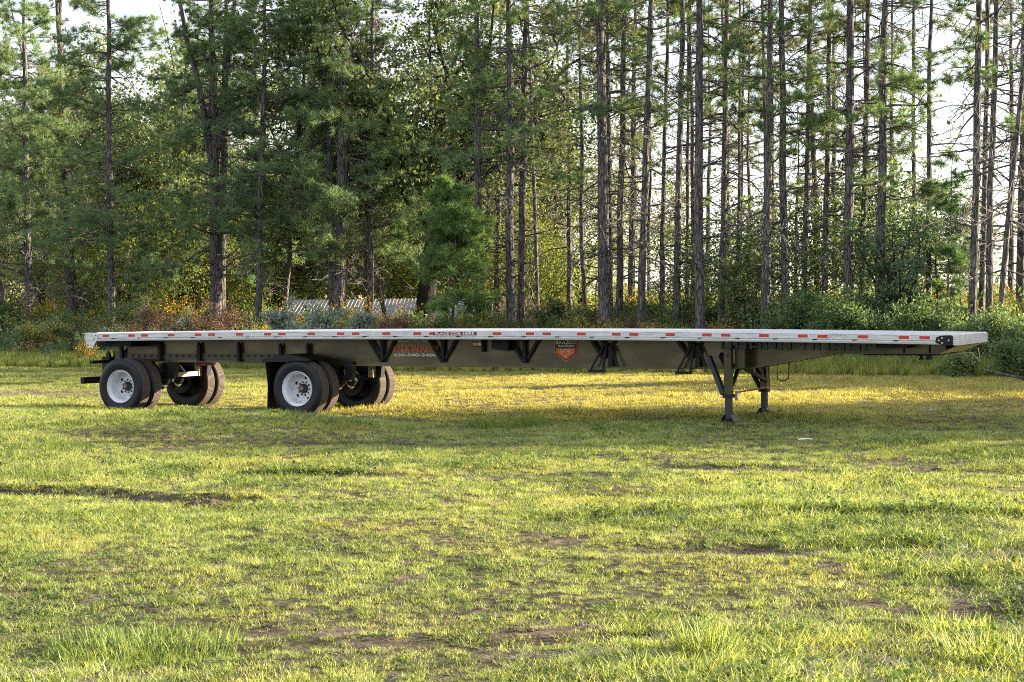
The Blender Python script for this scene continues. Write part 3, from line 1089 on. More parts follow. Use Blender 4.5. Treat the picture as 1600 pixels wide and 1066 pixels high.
# shield emblem
sc_, sw_ = 9.03, 0.20
k = MB()
k.prism([(sc_ - sw_, 1.30), (sc_ + sw_, 1.30), (sc_ + sw_, 1.07), (sc_, 0.945), (sc_ - sw_, 1.07)], .783, .789)
sh = k.build('shield_emblem', MT['orange'], TR)
k = MB()
q = .012
k.prism([(sc_ - sw_ + q, 1.30), (sc_ + sw_ - q, 1.30), (sc_ + sw_ - q, 1.077), (sc_, 0.960), (sc_ - sw_ + q, 1.077)], .780, .7825)
k.build('shield_field', MT['decal_black'], sh)
k = MB()
q = .034
k.prism([(sc_ - sw_ + q, 1.155), (sc_ + sw_ - q, 1.155), (sc_ + sw_ - q, 1.085), (sc_, 0.982), (sc_ - sw_ + q, 1.085)], .777, .7795)
k.build('shield_panel', MT['orange'], sh)
text('BRAZOS', sc_ - .175, 1.222, .062, .35, MT['white'], .776, sh, bold=.02)
text('TRAILERS.COM', sc_ - .14, 1.180, .028, .28, MT['white'], .776, sh, bold=.03)
text('FLAT BED', sc_ - .10, 1.078, .060, .20, MT['white'], .773, sh, bold=.01)
k = MB()
st = []
for i in range(10):
    a = math.pi / 2 + i * math.pi / 5
    r_ = .018 if i % 2 == 0 else .008
    st.append((sc_ + r_ * math.cos(a), 1.033 + r_ * math.sin(a)))
k.prism(st, .774, .776)
k.build('star', MT['white'], sh)
# PLACE COIL HERE sticker
k = MB()
a, b_ = 7.02, 7.81
k.prism([(a, zd(a) - .083), (b_, zd(b_) - .083), (b_, zd(b_) - .030), (a, zd(a) - .030)], -.002, .003)
ps = k.build('coil_sticker', MT['maroon'], TR)
text('PLACE COIL HERE', a + .04, zd(a) - .074, .036, .71, MT['white'], -.004, ps, bold=.03)
# scribbled marks on the rail
k = MB()
for c_, zz in ((13.62, -.05), (13.74, -.05), (13.5, -.06)):
    pts = [(c_ + .05 * math.cos(t), -.0005, zd(c_) + zz + .018 * math.sin(t)) for t in np.linspace(0, 2 * math.pi, 14)]
    for i in range(13):
        k.bar(pts[i], pts[i + 1], .002, .003)
k.build('pen_marks', MT['gear'], TR)


# wheels
def tyre_mesh():
    Ro, Rr = 0.504, 0.300
    wd = 0.27
    prof = [(Rr, .03), (Rr + .012, .012), (Rr + .05, .004), (Rr + .10, -.008), (Rr + .15, -.004), (Ro - .035, .008), (Ro - .018, .018), (Ro - .004, .032)]
    mis = [0, 0, 0, 0, 0, 0, 0]
    # tread ribs
    y = .032
    tr = []
    nr = 6
    rw = (wd - .064) / nr
    for i in range(nr):
        y0 = .032 + i * rw
        tr += [(Ro, y0 + .003), (Ro, y0 + rw - .009), (Ro - .012, y0 + rw - .007), (Ro - .012, y0 + rw - .001)]
    prof2 = prof + tr + [(Ro - .004, wd - .032)] + [(r, wd - t) for r, t in prof[::-1][1:]]
    mi = []
    for i in range(len(prof2)):
        r1 = prof2[i][0]
        r2 = prof2[(i + 1) % len(prof2)][0]
        mi.append(1 if min(r1, r2) > Ro - .03 and .02 < prof2[i][1] < wd - .02 else 0)
    k = MB()
    k.lathe(prof2, 72, mis=mi)
    # sidewall rib rings
    me = k.mesh('tyre', smooth=True)
    me.materials.append(MT['rubber'])
    me.materials.append(MT['tread'])
    return me


def rim_mesh(deep):
    """white steel disc wheel seen from -y; deep=True: disc far inside, as on an outer dual"""
    k = MB()
    d = 0.232 if deep else 0.06
    prof = [(.302, .004), (.296, -.004), (.288, .004), (.284, .020), (.272, .034), (.262, .040), (.252, .060), (.248, .09), (.245, d - .02), (.232, d), (.200, d + .008), (.150, d + .004), (.142, d - .004), (.085, d - .004), (.085, d + .012), (.142, d + .012), (.20, d + .022), (.24, d + .015), (.258, d - .01), (.262, .09), (.275, .245), (.302, .262), (.30, .03)]
    k.lathe(prof, 56)
    # bead seat ring is closed by the profile; hand holes and studs as dark discs
    if not deep:
        k.m = [1 if q // 56 in (1, 2) else 0 for q in range(len(k.f))]
    me = k.mesh('wheel', smooth=True)
    me.materials.append(MT['rim'] if deep else MT['black'])
    me.materials.append(MT['rim'])
    return me, d


TY = tyre_mesh()
RIM_D, d_deep = rim_mesh(True)
RIM_I, d_in = rim_mesh(False)
hk = MB()
hk.lathe([(.0005, .135), (.030, .135), (.034, .140), (.052, .145), (.062, .160), (.068, .180), (.082, .195), (.082, .30), (.0005, .30)], 24, mis=[1, 1, 0, 0, 0, 0, 0, 0, 0])
for i in range(10):
    a = 2 * math.pi * i / 10 + .15
    hk.lathe([(.0005, -.022), (.012, -.022), (.014, 0), (.0005, 0)], 6, c=(.113 * math.cos(a), .229, .113 * math.sin(a)), mi=1 if i % 3 else 2)
HUB = hk.mesh('hub', smooth=True)
for q in (MT['gear'], MT['rust'], MT['black']):
    HUB.materials.append(q)
hh = MB()
for i in range(5):
    a = 2 * math.pi * i / 5 - .9
    cx, cz = .180 * math.cos(a), .180 * math.sin(a)
    hh.lathe([(.0005, -.0015), (.029, -.0015), (.029, .001), (.0005, .001)], 14, c=(cx, .2385, cz))
HOLES = hh.mesh('hand_hole')
HOLES.materials.append(MT['black'])
bolts = MB()
for i in range(10):
    a = 2 * math.pi * i / 10 + .15
    bolts.lathe([(.0005, -.002), (.019, -.002), (.019, .0), (.0005, .0)], 6, c=(.113 * math.cos(a), .2265, .113 * math.sin(a)))
SHAD = bolts.mesh('stud_washer')  # dark discs painting the shade around the wheel studs
SHAD.materials.append(MT['black'])


def wheel(s, w0, deep, flip, spin):
    """one wheel whose outer face lies at w0; flip: faces +w"""
    rim = link('wheel', RIM_D if deep else RIM_I, TR)
    rim.location = (s, w0, 0.482)
    rim.rotation_euler = (0, spin, math.pi if flip else 0)
    t = link('tyre', TY, rim)
    if deep:
        link('hub', HUB, rim)
        link('hand_holes', HOLES, rim)
        link('stud_shadows', SHAD, rim)
    return rim


AX = (0.567, 0.567 + 3.785)
for i, s in enumerate(AX):
    wheel(s, 0.035, True, False, 0.4 + i * 1.1)
    wheel(s, 0.365, False, False, 0.1)
    wheel(s, W - 0.035, True, True, 0.9)
    wheel(s, W - 0.365, False, True, 0.2)
    k = MB()
    k.tube([(s, .25, .482), (s, W - .25, .482)], .063, 16)
    ax = k.build('axle', MT['black'], TR, smooth=True)
    for wv in (.66, W - .66 - .14):
        k = MB()
        k.lathe([(.0005, 0), (.205, 0), (.21, .02), (.21, .14), (.0005, .14)], 32, c=(s, wv, .482))
        k.build('brake_drum', MT['black'], ax, smooth=True)
    # trailing arms, hangers and air springs
    for wv in (.80, W - .80):
        k = MB()
        k.prism([(s + .50, .93), (s + .70, .93), (s + .66, .62), (s + .54, .62)], wv - .06, wv + .06)
        k.build('hanger', MT['black'], TR)
        k = MB()
        k.bar((s + .60, wv, .66), (s - .38, wv, .50), .08, .10)
        k.build('trailing_arm', MT['black'], TR)
        k = MB()
        k.lathe([(.0005, 0), (.12, 0), (.14, .05), (.13, .12), (.145, .18), (.13, .25), (.0005, .27)], 24)
        a_ = k.build('air_spring', MT['black'], TR, smooth=True)
        a_.rotation_euler = (math.pi / 2, 0, 0)
        a_.location = (s - .36, wv, .60)
    # brake chambers with bright clamp bands
    for j, wv in enumerate((1.00, 1.40)):
        k = MB()
        c0 = (s + .16, wv, .47)
        k.tube([(s + .12, wv, .40), (s + .16, wv, .46), (s + .28, wv, .56), (s + .34, wv, .60)], [.05, .085, .085, .05], 18)
        bc = k.build('brake_chamber', MT['black'], TR, smooth=True)
        k = MB()
        k.tube([(s + .21, wv, .50), (s + .235, wv, .52)], [.095, .095], 20)
        k.build('clamp_band', MT['chrome'], bc, smooth=True)
        k = MB()
        k.tube([(s + .10, wv - .02, .39), (s + .13, wv + .05, .50), (s + .0, wv + .09, .60)], .012, 8)
        k.build('air_hose', MT['black'], bc)
    k = MB()
    k.tube([(s + .28, .95, .60), (s + .02, .95, .90)], .03, 12)
    k.tube([(s + .28, W - .95, .60), (s + .02, W - .95, .90)], .03, 12)
    k.build('shock_absorber', MT['gear'], TR)
# tan sub-frame behind the rear wheels
s = AX[0]
k = MB()
k.box(s + .46, s + .56, .86, .96, .62, .90)
k.box(s + .46, s + .56, W - .96, W - .86, .62, .90)
k.bar((s + .51, .96, .665), (s + .51, W - .96, .665), .07, .08)
k.build('sub_frame', MT['cream'], TR)
s = AX[1]
k = MB()
k.box(s + .42, s + .53, .88, .96, .58, .88)
k.box(s + .46, s + .56, W - .96, W - .86, .62, .88)
k.build('sub_frame', MT['cream'], TR)
k = MB()
k.tube([(1.10, 1.62, .865), (1.48, 1.62, .865)], .05, 18)
k.build('air_tank', MT['redmetal'], TR, smooth=True)
# mud flaps with peaked brackets
for wa, wb in ((.02, .66), (W - .66, W - .02)):
    k = MB()
    sf = 3.72
    k.add([(sf, wa, .94), (sf, wb, .94), (sf + .05, wb, .55), (sf + .05, wa, .55), (sf + .03, wb, .12), (sf + .03, wa, .12),
           (sf + .012, wa, .94), (sf + .012, wb, .94), (sf + .062, wb, .55), (sf + .062, wa, .55), (sf + .042, wb, .12), (sf + .042, wa, .12)],
          [(0, 1, 2, 3), (3, 2, 4, 5), (9, 8, 7, 6), (11, 10, 8, 9), (0, 3, 9, 6), (3, 5, 11, 9), (1, 7, 8, 2), (2, 8, 10, 4), (5, 4, 10, 11), (0, 6, 7, 1)])
    mf = k.build('mud_flap', MT['black'], TR)
    k = MB()
    for i in range(5):
        k.lathe([(.0005, -.006), (.010, -.005), (.012, 0), (.0005, 0)], 8, c=(0, 0, 0))
    k = MB()
    ya = wa + .02
    k.add([(3.66, wa, .985), (4.17, wa + .0, 1.075), (4.62, wa, .995), (3.66, wb, .985), (4.17, wb, 1.075), (4.62, wb, .995),
           (3.66, wa, .93), (4.17, wa, .95), (4.62, wa, .965), (3.66, wb, .93), (4.17, wb, .95), (4.62, wb, .965)],
          [(0, 1, 4, 3), (1, 2, 5, 4), (0, 6, 7, 1), (1, 7, 8, 2), (3, 4, 10, 9), (4, 5, 11, 10), (0, 3, 9, 6), (2, 8, 11, 5), (6, 9, 10, 7), (7, 10, 11, 8)])
    k.build('fender', MT['black'], TR)
    for i in range(5):
        o = link('rivet', rvm, mf)
        o.location = (3.715, wa + .06 + i * .11, .925)
        o.rotation_euler = (0, 0, -math.pi / 2 + .5)
# rear bumper
k = MB()
k.box(-.50, -.42, .22, W - .22, .515, .635)
k.build('rear_bumper', MT['black'], TR)
k = MB()
k.box(-.46, -.22, .78, .84, .5, 1.0)
k.box(-.46, -.22, W - .84, W - .78, .5, 1.0)
k.build('bumper_upright', MT['black'], TR)
k = MB()
k.box(-.30, -.22, .25, W - .25, .885, .945)
k.build('rear_light_bar', MT['black'], TR)

# landing gear
def leg(wv, near):
    s = 11.90
    k = MB()
    k.box(s - .058, s + .058, wv - .06, wv + .06, .45, 1.16)
    lg = k.build('landing_leg', MT['leg'], TR, bevel=.008)
    k = MB()
    k.box(s - .075, s + .075, wv - .08, wv + .08, .42, .47)
    k.build('leg_collar', MT['black'], lg)
    k = MB()
    k.box(s - .046, s + .046, wv - .048, wv + .048, .10, .43)
    k.build('inner_leg', MT['gear'], lg)
    k = MB()
    for a in (-1, 1):
        k.prism([(s + a * .045, .16), (s + a * .055, .16), (s + a * .13, .03), (s + a * .10, .03)], wv - .10, wv + .10)
    k.box(s - .125, s + .125, wv - .12, wv + .12, .015, .035)
    k.prism([(s - .05, .14), (s, .10), (s + .05, .14), (s + .03, .06), (s - .03, .06)], wv - .03, wv + .03)
    k.build('foot', MT['black'], lg)
    k = MB()
    k.lathe([(.0005, -.004), (.02, -.004), (.02, .001), (.0005, .001)], 12, c=(s + .01, wv - .0605, 1.06))
    k.build('bolt_hole', MT['black'], lg)
    return lg


leg(.36, True)
leg(W - .36, False)
for wv, m_ in ((.47, MT['black']), (W - .50, MT['black'])):
    k = MB()
    k.box(11.97, 12.12, wv, wv + .03, .86, 1.24)
    k.build('gear_bracket', MT['leg'], TR)
k = MB()
k.box(11.83, 11.99, .28, .45, 1.16, 1.22)
k.box(11.83, 11.99, W - .45, W - .28, 1.16, 1.22)
k.build('leg_mount', MT['leg'], TR)
k = MB()
k.bar((11.56, .45, 1.04), (11.83, .33, .47), .075, .075)
k.build('leg_brace', MT['gear'], TR, bevel=.006)
k = MB()
k.bar((11.64, .80, 1.06), (11.80, .65, .86), .06, .09)
k.build('brace_stub', MT['black'], TR)
k = MB()
k.bar((11.56, W - .45, 1.04), (11.83, W - .33, .47), .07, .07)
k.build('leg_brace', MT['black'], TR)
k = MB()
k.tube([(12.02, .36, .50), (11.99, W - .36, .50)], .014, 8)
k.tube([(12.02, .36, .52), (12.02, .36, .38)], .02, 8)
k.build('cross_shaft', MT['rust'], TR)
k = MB()
k.bar((11.93, .80, .87), (11.93, .42, .58), .045)
k.bar((11.97, .85, .87), (11.95, W - .42, .60), .05)
k.bar((11.90, W - .80, .87), (11.90, W - .42, .62), .07)
k.build('cross_brace', MT['black'], TR)
k = MB()
k.bar((12.02, W - .52, .90), (12.00, W - .40, .50), .018)
k.tube([(12.12, W - .36, .90), (12.12, W - .36, .64), (12.16, W - .36, .60), (12.26, W - .36, .61), (12.30, W - .36, .64), (12.32, W - .36, .90)], .012, 8)
k.build('crank_handle', MT['rust'], TR, smooth=True)

# ------------------------------------------------------------------ trees
PXN = 0        # photo column of the pine being built


class Wood:
    """collects limbs (quads) fast"""
    def __init__(s):
        s.V, s.Q, s.M, s.n = [], [], [], 0

    def limb(s, pts, rad, n=5, mi=0):
        pts = np.asarray(pts, float)
        rad = np.asarray(rad, float)
        k = len(pts)
        d = np.gradient(pts, axis=0)
        d /= np.linalg.norm(d, axis=1, keepdims=True) + 1e-9
        ref = np.array([0, 0, 1.0]) if abs(pts[-1, 2] - pts[0, 2]) < 0.8 * np.linalg.norm(pts[-1] - pts[0]) else np.array([1.0, 0, 0])
        a = np.cross(d, ref)
        a /= np.linalg.norm(a, axis=1, keepdims=True) + 1e-9
        b = np.cross(d, a)
        t = 2 * np.pi * np.arange(n) / n
        ring = pts[:, None, :] + (a[:, None, :] * np.cos(t)[None, :, None] + b[:, None, :] * np.sin(t)[None, :, None]) * rad[:, None, None]
        i = np.arange(n)
        j = (i + 1) % n
        q = [np.stack([r * n + i, r * n + j, (r + 1) * n + j, (r + 1) * n + i], 1) for r in range(k - 1)]
        q = np.concatenate(q) + s.n
        s.V.append(ring.reshape(-1, 3))
        s.Q.append(q)
        s.M.append(np.full(len(q), mi))
        s.n += k * n

    def get(s):
        return np.concatenate(s.V), np.concatenate(s.Q), np.concatenate(s.M)


def curve(p0, d, ln, k, rs, wob=0.12, grav=0.0):
    pts = [np.array(p0, float)]
    d = np.array(d, float)
    d /= np.linalg.norm(d)
    for i in range(k):
        d = d + rs.normal(0, wob, 3) + np.array([0, 0, grav])
        d /= np.linalg.norm(d)
        pts.append(pts[-1] + d * ln / k)
    return np.array(pts)


def tuft_base(rs, n=20):
    """a spray of pine needles, one triangle each, pointing mostly along +x"""
    d = rs.normal(size=(n, 3)) + np.array([0.75, 0, 0.25])
    d /= np.linalg.norm(d, axis=1, keepdims=True)
    ln = rs.uniform(.15, .24, n)
    sd = np.cross(d, rs.normal(size=(n, 3)))
    sd /= np.linalg.norm(sd, axis=1, keepdims=True)
    p0 = rs.normal(0, .02, (n, 3))
    return np.stack([p0 - sd * .010, p0 + sd * .010, p0 + d * ln[:, None] * 1.15], 1)      # n,3,3


def tufts(P_, rs, scale=1.0, n=16):
    B = [tuft_base(rs, n) for _ in range(5)]
    which = rs.integers(0, 5, len(P_))
    out = []
    for b in range(5):
        p = P_[which == b]
        if len(p) == 0:
            continue
        q = rs.uniform(0, 2 * np.pi, len(p))
        c, s_ = np.cos(q), np.sin(q)
        z = np.zeros_like(c)
        Rm = np.stack([np.stack([c, -s_, z], 1), np.stack([s_, c, z], 1), np.stack([z, z, z + 1], 1)], 1)
        sc = scale * rs.uniform(.75, 1.3, len(p))
        v = np.einsum('nij,akj->naki', Rm, B[b]) * sc[:, None, None, None] + p[:, None, None, :]
        out.append(v.reshape(-1, 3))
    Vv = np.concatenate(out)
    return Vv, np.arange(len(Vv)).reshape(-1, 3)


def pine(name, label, bx, by, tx, tz, r0, H=19.0, nlive=60, ndead=25, zl=5.0, reach=3.0, seed=0, needle='needle', group='pines at the edge of the wood',
         forks=0, per=9, dead_needles=0, ty=None, cat='pine tree', stub=True):
    rs = np.random.default_rng(seed)
    bz = float(ground_z(bx, by)) - 0.15
    root = thing(name, label, cat, (bx, by, bz), 0, group)
    lean = (tx - bx) / (tz - bz)
    leany = 0 if ty is None else (ty - by) / (tz - bz)
    zs = np.linspace(0, H, 16)
    wob = np.cumsum(rs.normal(0, .035, 16)) * 0.6
    wob -= np.interp(zs, [0, tz - bz], [wob[0], np.interp(tz - bz, zs, wob)])
    wob2 = np.cumsum(rs.normal(0, .03, 16))
    tr = np.stack([lean * zs + wob, leany * zs + wob2, zs], 1)
    rad = r0 * np.interp(zs / H, [0, .04, .5, 1], [1.25, 1.0, .72, .12])
    wd = Wood()
    wd.limb(tr, rad, 12)
    if forks:
        for f in range(forks):
            z0 = rs.uniform(6.0, 8.0)
            p0 = np.array([np.interp(z0, zs, tr[:, i]) for i in range(3)])
            c = curve(p0, (rs.choice([-1, 1]) * .16, rs.normal(0, .1), 1), H - z0, 8, rs, .05)
            wd.limb(c, np.linspace(r0 * .6, .03, 9), 8)
    ndead = int(ndead * (1.5 if PXN < 740 else 1.15))
    if 740 < PXN < 1335:
        nlive = int(nlive * 1.7)
        zl -= .6
    elif PXN >= 1335:
        nlive = int(nlive * 1.6)
    tw = Wood()
    tp = []
    def at_trunk(z):
        return np.array([np.interp(z, zs, tr[:, i]) for i in range(3)]), float(np.interp(z, zs, rad))
    for i in range(nlive):
        z = zl + (H - 0.5 - zl) * rs.uniform(0, 1) ** 0.9
        p0, rr = at_trunk(z)
        az = rs.uniform(0, 2 * np.pi)
        f = (z - zl) / (H - zl)
        ln = reach * (1.0 - 0.65 * f) * rs.uniform(.55, 1.15)
        c = curve(p0, (np.cos(az), np.sin(az), rs.uniform(-.1, .35)), ln, 6, rs, .13, -.02)
        wd.limb(c, np.linspace(min(.045, rr * .35) * rs.uniform(.6, 1.1), .008, 7), 5)
        m_ = max(3, int(per * rs.uniform(.6, 1.4) * (0.45 if z > 13.5 else 1)))
        for k in range(m_):
            u = rs.uniform(.35, 1.0)
            q = np.array([np.interp(u * 6, range(7), c[:, a]) for a in range(3)])
            dd = rs.normal(0, 1, 3) * np.array([1, 1, .45]) + (c[-1] - c[0]) / ln * .8
            l2 = rs.uniform(.25, .75) * (0.5 + ln / 4)
            c2 = curve(q, dd, l2, 3, rs, .15, .04)
            tw.limb(c2, (.009, .007, .005, .003), 3)
            for v in (0.6, 0.85, 1.0, 1.0):
                tp.append([np.interp(v * 3, range(4), c2[:, a]) for a in range(3)])
    for i in range(ndead):
        z = rs.uniform(2.2, min(H * .8, 13.5))
        p0, rr = at_trunk(z)
        az = rs.uniform(0, 2 * np.pi)
        ln = rs.uniform(.5, 1.0) ** 1.3 * (2.6 if not stub else 2.0)
        c = curve(p0, (np.cos(az), np.sin(az), rs.uniform(-.25, .3)), ln, 6, rs, .2, -.05)
        wd.limb(c, np.linspace(min(.036, rr * .35) * rs.uniform(.6, 1.3), .008, 7), 4)
        for k in range(int(rs.integers(2, 7))):
            u = rs.uniform(.3, 1.0)
            q = np.array([np.interp(u * 6, range(7), c[:, a]) for a in range(3)])
            c2 = curve(q, rs.normal(0, 1, 3) + (c[-1] - c[0]) / ln, rs.uniform(.3, .9), 4, rs, .25, -.05)
            tw.limb(c2, (.013, .012, .010, .007, .004), 3)
            if rs.random() < .5:
                c3 = curve(c2[2], rs.normal(0, 1, 3), rs.uniform(.2, .5), 2, rs, .3)
                tw.limb(c3, (.009, .007, .004), 3)
    Vv, Q_, M_ = wd.get()
    link('trunk', np_mesh('trunk', Vv, quads=Q_, smooth_quads=True), root, MT['bark'])
    Vs, Ts = (tufts(np.array(tp), rs) if len(tp) else (np.zeros((0, 3)), np.zeros((0, 3), int)))
    if tw.n:
        V2, Q2, _ = tw.get()
        n0 = len(V2)
        me = np_mesh('crown', np.concatenate([V2, Vs]), quads=Q2, tris=Ts + n0, tm=1, qm=0)
        link('crown', me, root, [MT['twig'], MT[needle]])
    return root


def broadleaf(name, label, bx, by, r0, H, spread, n_leaf, leaf, size=.11, seed=0, zlow=1.5, cat='tree', group=None, barkm='bark_dark', limbs=9, lean=0.0, clump=.55, split=None, up=.0, crowny=1.0):
    rs = np.random.default_rng(seed)
    bz = float(ground_z(bx, by)) - 0.15
    root = thing(name, label, cat, (bx, by, bz), 0, group)
    wd = Wood()
    split = H * .22 if split is None else split
    tr = curve((0, 0, 0), (lean, 0, 1), split, 5, rs, .06)
    wd.limb(tr, np.linspace(r0 * 1.25, r0 * .85, 6), 12)
    ends = []
    for i in range(limbs):
        az = 2 * np.pi * i / limbs + rs.normal(0, .4)
        outw = rs.uniform(.35, 1.15)
        p0 = tr[-1] * 1.0 if rs.random() < .7 else tr[-2]
        ln = rs.uniform(.65, 1.0) * math.hypot(spread * outw, (H - split) * .95) * .9
        c = curve(p0, (np.cos(az) * outw * spread, np.sin(az) * outw * spread * crowny, (H - split) * rs.uniform(.35, 1)), ln, 8, rs, .17)
        wd.limb(c, np.linspace(r0 * rs.uniform(.35, .6), r0 * .07, 9), 7)
        for k in range(7):
            u = rs.uniform(.25, 1)
            q = np.array([np.interp(u * 8, range(9), c[:, a]) for a in range(3)])
            c2 = curve(q, rs.normal(0, 1, 3) + (c[-1] - c[0]) / ln * .7 + np.array([0, 0, -.1]), rs.uniform(.3, .55) * spread * .8, 6, rs, .2)
            wd.limb(c2, np.linspace(r0 * .15, .012, 7), 4)
            ends += [c2[j] for j in (3, 4, 5, 6)]
    ends = np.array(ends)
    # clusters drop to zlow near the rim
    extra = ends[rs.integers(0, len(ends), len(ends) // 2)] + rs.normal(0, .9, (len(ends) // 2, 3)) * np.array([1, 1, .8])
    cl = np.concatenate([ends, extra])
    cl = cl[cl[:, 2] > zlow]
    which = rs.integers(0, len(cl), n_leaf)
    wgt = rs.uniform(.5, 1.5, len(cl))
    P_ = cl[which] + rs.normal(0, 1, (n_leaf, 3)) * (clump * wgt[which])[:, None] * np.array([1, 1, .7])
    P_ = P_[P_[:, 2] > zlow * .6]
    Vs, Ts = leaves(P_, size, rs, up)
    Vv, Q_, M_ = wd.get()
    link('trunk', np_mesh('trunk', Vv, quads=Q_, smooth_quads=True), root, MT[barkm])
    link('crown', np_mesh('crown', Vs, tris=Ts), root, MT[leaf])
    return root


def shrub(name, label, bx, by, w_, h, n_leaf, leaf, size=.07, seed=0, cat='shrub', group=None, conic=False, flowers=0, depth=None, stems=9):
    rs = np.random.default_rng(seed)
    bz = float(ground_z(bx, by)) - 0.05
    root = thing(name, label, cat, (bx, by, bz), 0, group)
    wd = Wood()
    cl = []
    for i in range(stems):
        az = rs.uniform(0, 6.28)
        rr = rs.uniform(.15, 1)
        hh_ = h * rs.uniform(.55, 1.0) * (1 - .35 * rr)
        c = curve((rs.normal(0, w_ * .06), rs.normal(0, w_ * .06), 0), (np.cos(az) * rr * w_ * .5, np.sin(az) * rr * w_ * .45, hh_), math.hypot(hh_, rr * w_ * .5), 6, rs, .12)
        if conic:
            c = curve((0, 0, 0), (rs.normal(0, .04), rs.normal(0, .04), 1), h * rs.uniform(.8, 1), 6, rs, .03)
        wd.limb(c, np.linspace(.03 * h / 2, .006, 7), 5)
        for k in range(9):
            u = rs.uniform(.12 if not conic else .1, 1)
            q = np.array([np.interp(u * 6, range(7), c[:, a]) for a in range(3)])
            ln = w_ * (.22 if not conic else .55 * (1.05 - u)) * rs.uniform(.5, 1.1) + .05
            c2 = curve(q, rs.normal(0, 1, 3) * np.array([1, 1, .5]) + np.array([0, 0, .25]), ln, 3, rs, .2)
            wd.limb(c2, (.010, .008, .006, .004), 3)
            cl += [c2[1], c2[2], c2[3]]
    cl = np.array(cl)
    which = rs.integers(0, len(cl), n_leaf)
    P_ = cl[which] + rs.normal(0, .075 * w_ ** .6, (n_leaf, 3)) * np.array([1, 1, .8])
    P_ = P_[P_[:, 2] > .03]
    Vs, Ts = leaves(P_, size, rs, 0)
    Vv, Q_, M_ = wd.get()
    link('stems', np_mesh('stems', Vv, quads=Q_, smooth_quads=True), root, MT['bark_dark'])
    link('foliage', np_mesh('foliage', Vs, tris=Ts), root, MT[leaf])
    if flowers:
        top = cl[cl[:, 2] > np.quantile(cl[:, 2], .35)]
        P2 = top[rs.integers(0, len(top), flowers)] + rs.normal(0, .09, (flowers, 3)) + np.array([0, 0, .06])
        Vs, Ts = leaves(P2, size * .8, rs, 0)
        link('flowers', np_mesh('flowers', Vs, tris=Ts), root, MT['flower'])
    return root


def copy_tree(root, loc, rz, label, scale=1.0, group=None):
    r = root.copy()
    C.objects.link(r)
    r.location = loc
    r.rotation_euler = (0, 0, rz)
    r.scale = (scale,) * 3
    r['label'] = label
    if group:
        r['group'] = group
    for ch in list(root.children):
        c = ch.copy()
        C.objects.link(c)
        c.parent = r
    return r


